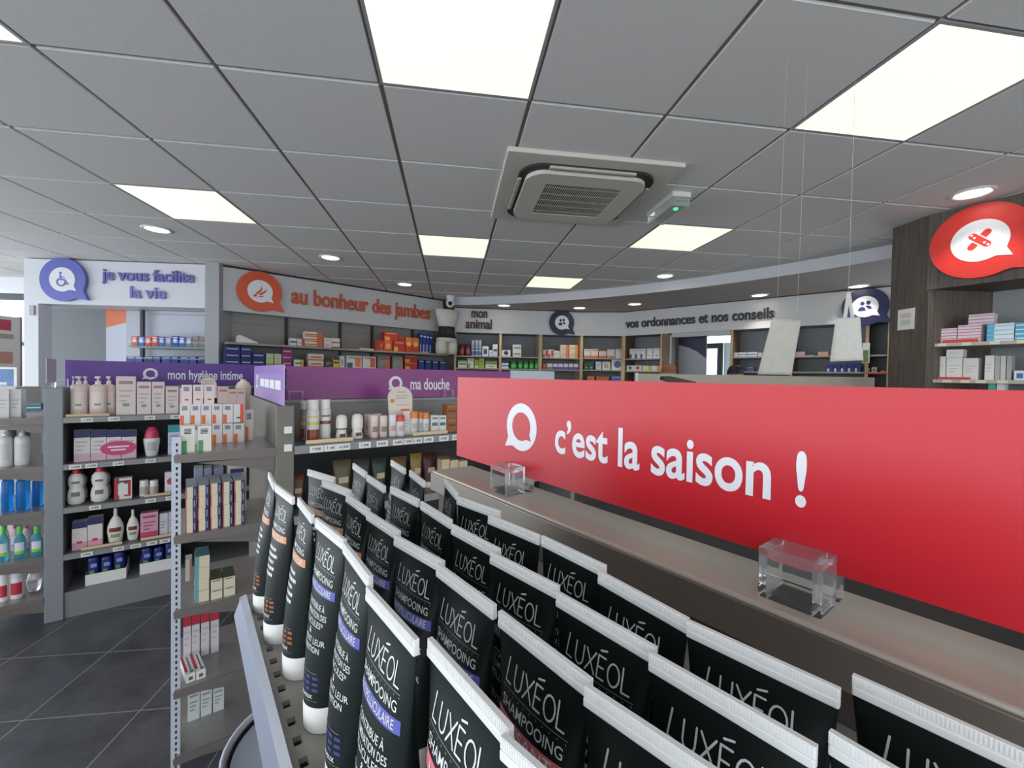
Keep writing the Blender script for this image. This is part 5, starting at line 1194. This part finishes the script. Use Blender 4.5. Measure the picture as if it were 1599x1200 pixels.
t, o, P_, n = hung_bag((1206, 496), (1251, 501), (1183, 585), (1236, 586), 1.5, .03, kraft, 'plain grey-green paper bag hanging tilted on nylon threads', 'paper_bag')
for q in (.15, .85):
    a = Vector(P_[3])*(1-q)+Vector(P_[2])*q-o; top = Vector((a.x+.012, a.y, CZ-o.z)); f = MB(); f.tube([a, top], .0004, nyl, 5); f.build('thread', t)
t, o, P_, n = hung_bag((1305, 497), (1343, 495), (1296, 565), (1348, 563), 1.5, .035, cotton, 'pale cotton tote bag hanging in front of the large navy roundel', 'tote_bag')
hb = []
for (x0, x1, y1) in ((1318, 1326, 457), ):
    L0 = Vector(at_c(1319, 497, 1.497)); T0 = Vector(at_c(1325, 457, 1.5)); R0 = Vector(at_c(1331, 496, 1.503))
    for k, (a, b) in enumerate(((L0, T0), (T0, R0))):
        f = MB(); w = Vector(CR)*.0065
        f.add([a-w-o, a+w-o, b+w-o, b-w-o]+[x-o+n*.0015 for x in (a-w, a+w, b+w, b-w)], [(0, 1, 2, 3), (7, 6, 5, 4), (0, 4, 5, 1), (1, 5, 6, 2), (2, 6, 7, 3), (3, 7, 4, 0)], cotton); f.build('handle', t)
a = T0-o; f = MB(); f.tube([a, Vector((a.x, a.y, CZ-o.z))], .0005, nyl, 5); f.build('thread', t)
# small poster board by the tote bag
u, z = FB.uz(1352.5, 552, -.02); _, zt = FB.uz(1352.5, 536, -.02); f = MB(); f.box(-.03, 0, z-zt, .03, .006, zt-z, paper); f.front(-.026, z-zt+.01, .02, (zt-z)*.3, M('#6a8a4c'), -.0006); f.front(-.03, z-zt, .03, z-zt+.006, M('#c8443c'), -.0006)
tag(f.build('poster', None, FB.pt(u, -.03, z), FB.ang), 'white card with red base edge beside the tote bag', 'poster')

def person(px, py_top, c, hair, skin, coat, label, face=pi):
    p = at_c(px, py_top, c); hgt = p[2]; k = hgt/1.70
    t = thing('person', label, 'person', (p[0], p[1], 0), atan2(-p[0], p[1])+radians(10))
    me = bpy.data.meshes.new('body'); J = [(0, 0, .95), (0, .01, 1.15), (0, .02, 1.36), (0, .01, 1.47), (0, -.01, 1.55), (0, -.01, 1.64)]
    Rr = [.15, .135, .15, .06, .075, .07]; E = [(0, 1), (1, 2), (2, 3), (3, 4), (4, 5)]
    def ch(root, pts, rs):
        prev = root
        for q, r in zip(pts, rs): J.append(q); Rr.append(r); E.append((prev, len(J)-1)); prev = len(J)-1
    for s in (-1, 1):
        ch(0, [(s*.09, 0, .88), (s*.10, -.01, .50), (s*.10, .01, .09), (s*.11, -.13, .04)], [.10, .07, .05, .04])
        ch(2, [(s*.17, .02, 1.40), (s*.23, .02, 1.12), (s*.20, -.18, 1.04), (s*.18, -.26, 1.03)], [.065, .048, .038, .035])
    me.from_pydata([tuple(a*k for a in q) for q in J], E, []); o = bpy.data.objects.new('body', me); COL.objects.link(o); o.parent = t
    md = o.modifiers.new('skin', 'SKIN'); md.use_smooth_shade = True
    for v, r in zip(me.skin_vertices[0].data, Rr): v.radius = (r*k, r*k*.8)
    me.skin_vertices[0].data[0].use_root = True
    o.modifiers.new('sub', 'SUBSURF').levels = 2; o.modifiers['sub'].render_levels = 2; me.materials.append(M(coat, .7))
    f = MB(); f.lathe([(.001, 1.475), (.045, 1.48), (.062, 1.52), (.074, 1.58), (.076, 1.62), (.066, 1.665), (.035, 1.69), (.001, 1.695)], M(skin, .55), n=24, sy=1.2, cap=False)
    f.box(-.011, -.112, 1.555, .011, -.085, 1.60, M(skin, .55), .008); f.box(-.024, -.0925, 1.528, .024, -.078, 1.538, M('#9a5a50'), .004)
    for s in (-1, 1): f.lathe([(.001, 1.580), (.010, 1.586), (.001, 1.592)], M('#20201e'), cx=s*.03, cy=-.083, n=10, cap=False); f.box(s*.074-.007, -.01, 1.555, s*.074+.007, .03, 1.61, M(skin, .55), .006)
    for i, v in enumerate(f.v): f.v[i] = tuple(a*k for a in v)
    f.build('head', t)
    f = MB(); f.lathe([(.080, 1.604), (.079, 1.645), (.070, 1.678), (.042, 1.700), (.001, 1.707)], M(hair, .6, noise=.2, scale=80), cy=.003, n=24, sy=1.2, cap=False); f.lathe([(.070, 1.50), (.080, 1.56), (.084, 1.61), (.080, 1.65)], M(hair, .6, noise=.2, scale=80), cy=.030, n=24, sy=1.0, cap=False)
    for i, v in enumerate(f.v): f.v[i] = tuple(a*k for a in v)
    f.build('hair', t)
    for s in (-1, 1):
        f = MB()
        for q in range(5):
            x = s*(.165+.009*q) if q < 4 else s*.155; y = -.285; l = [.052, .06, .056, .045, .035][q]
            f.tube([(x*k, y*k, 1.03*k), (x*k*1.0, (y-l*.5)*k, (1.028)*k), ((x)*k, (y-l)*k, (1.015)*k)], .0055*k, M(skin, .55), 7)
        f.box(s*.18*k-.022*k, -.29*k, 1.018*k, s*.18*k+.022*k, -.25*k, 1.042*k, M(skin, .55), .008); f.build('hand', t)
person(1045, 569.5, 4.75, '#8f5c3c', '#c99a80', '#d9d9da', 'person with auburn hair behind the counter, only the crown showing')
person(1149, 571, 4.65, '#17161a', '#b98a70', '#d9d9da', 'person with black hair behind the counter, only the crown showing')

# ---- odds and ends at the far left
p0 = at_c(-30, 497, 3.4); p1 = at_c(34, 497, 3.7); z0 = at_c(30, 640, 3.7)[2]
FP = Fr((p0[0], p0[1]), atan2(p1[1]-p0[1], p1[0]-p0[0])); w = hypot(p1[0]-p0[0], p1[1]-p0[1])
t = thing('display_board', 'tall white framed poster board at the left edge by the window', 'board', FP.pt(0, 0, 0), FP.ang)
f = MB(); f.box(0, 0, .9, w, .03, p1[2], M('#f0ece4', .5)); f.box(w-.012, -.004, .9, w, .034, p1[2]+.006, dgrey); f.build('board', t)
zt = p1[2]
for a, b, x1, cc in ((.03, .12, .72, '#d8506a'), (.15, .19, .78, '#b8b4a4'), (.30, .40, .76, '#d99a8c'), (.46, .52, .8, '#e6c890')):
    f = MB(); f.box(.02, -.0012, zt-b, w*x1, -.0003, zt-a, M(cc, .5)); f.build('printed_panel', t)
f = MB(); f.box(.05, -.1, 0, w-.05, .13, .03, dgrey); f.box(w*.5-.03, 0, .03, w*.5+.03, .03, .9, grey_l); f.build('foot', t)
q0 = at_c(-12, 572, 3.2); q1 = at_c(26, 574, 3.2); zb_ = at_c(10, 604, 3.2)[2]
t = thing('leaflet', 'blue leaflet in a white frame standing at the left edge', 'leaflet', (q0[0], q0[1], zb_), atan2(q1[1]-q0[1], q1[0]-q0[0]))
w = hypot(q1[0]-q0[0], q1[1]-q0[1]); h = q1[2]-zb_
f = MB(); f.box(0, 0, 0, w, .008, h, paper); f.build('frame', t); f = MB(); f.front(.0, .006, w*.88, h*.9, M('#2d6aa4', .4, noise=.3, scale=9), -.0006); f.front(.02, .012, w*.6, h*.22, M('#d9dfe6'), -.0012); f.build('print', t)
f = MB(); f.box(-.05, -.05, -zb_, w+.05, .12, 0, M('#b9b6b4', .5)); f.build('stand', t)
# door intercom on the white post
u, z = FJ.uz(51, 485, -.002); f = MB(); f.box(-.025, -.016, -.05, .025, 0, .05, M('#a9adb0', .4), .004); tag(f.build('wall_box', None, FJ.pt(u, 0, z), FJ.ang), 'small grey box fixed to the white post under the violet roundel', 'box')
# clear tall pot at the violet sign's end
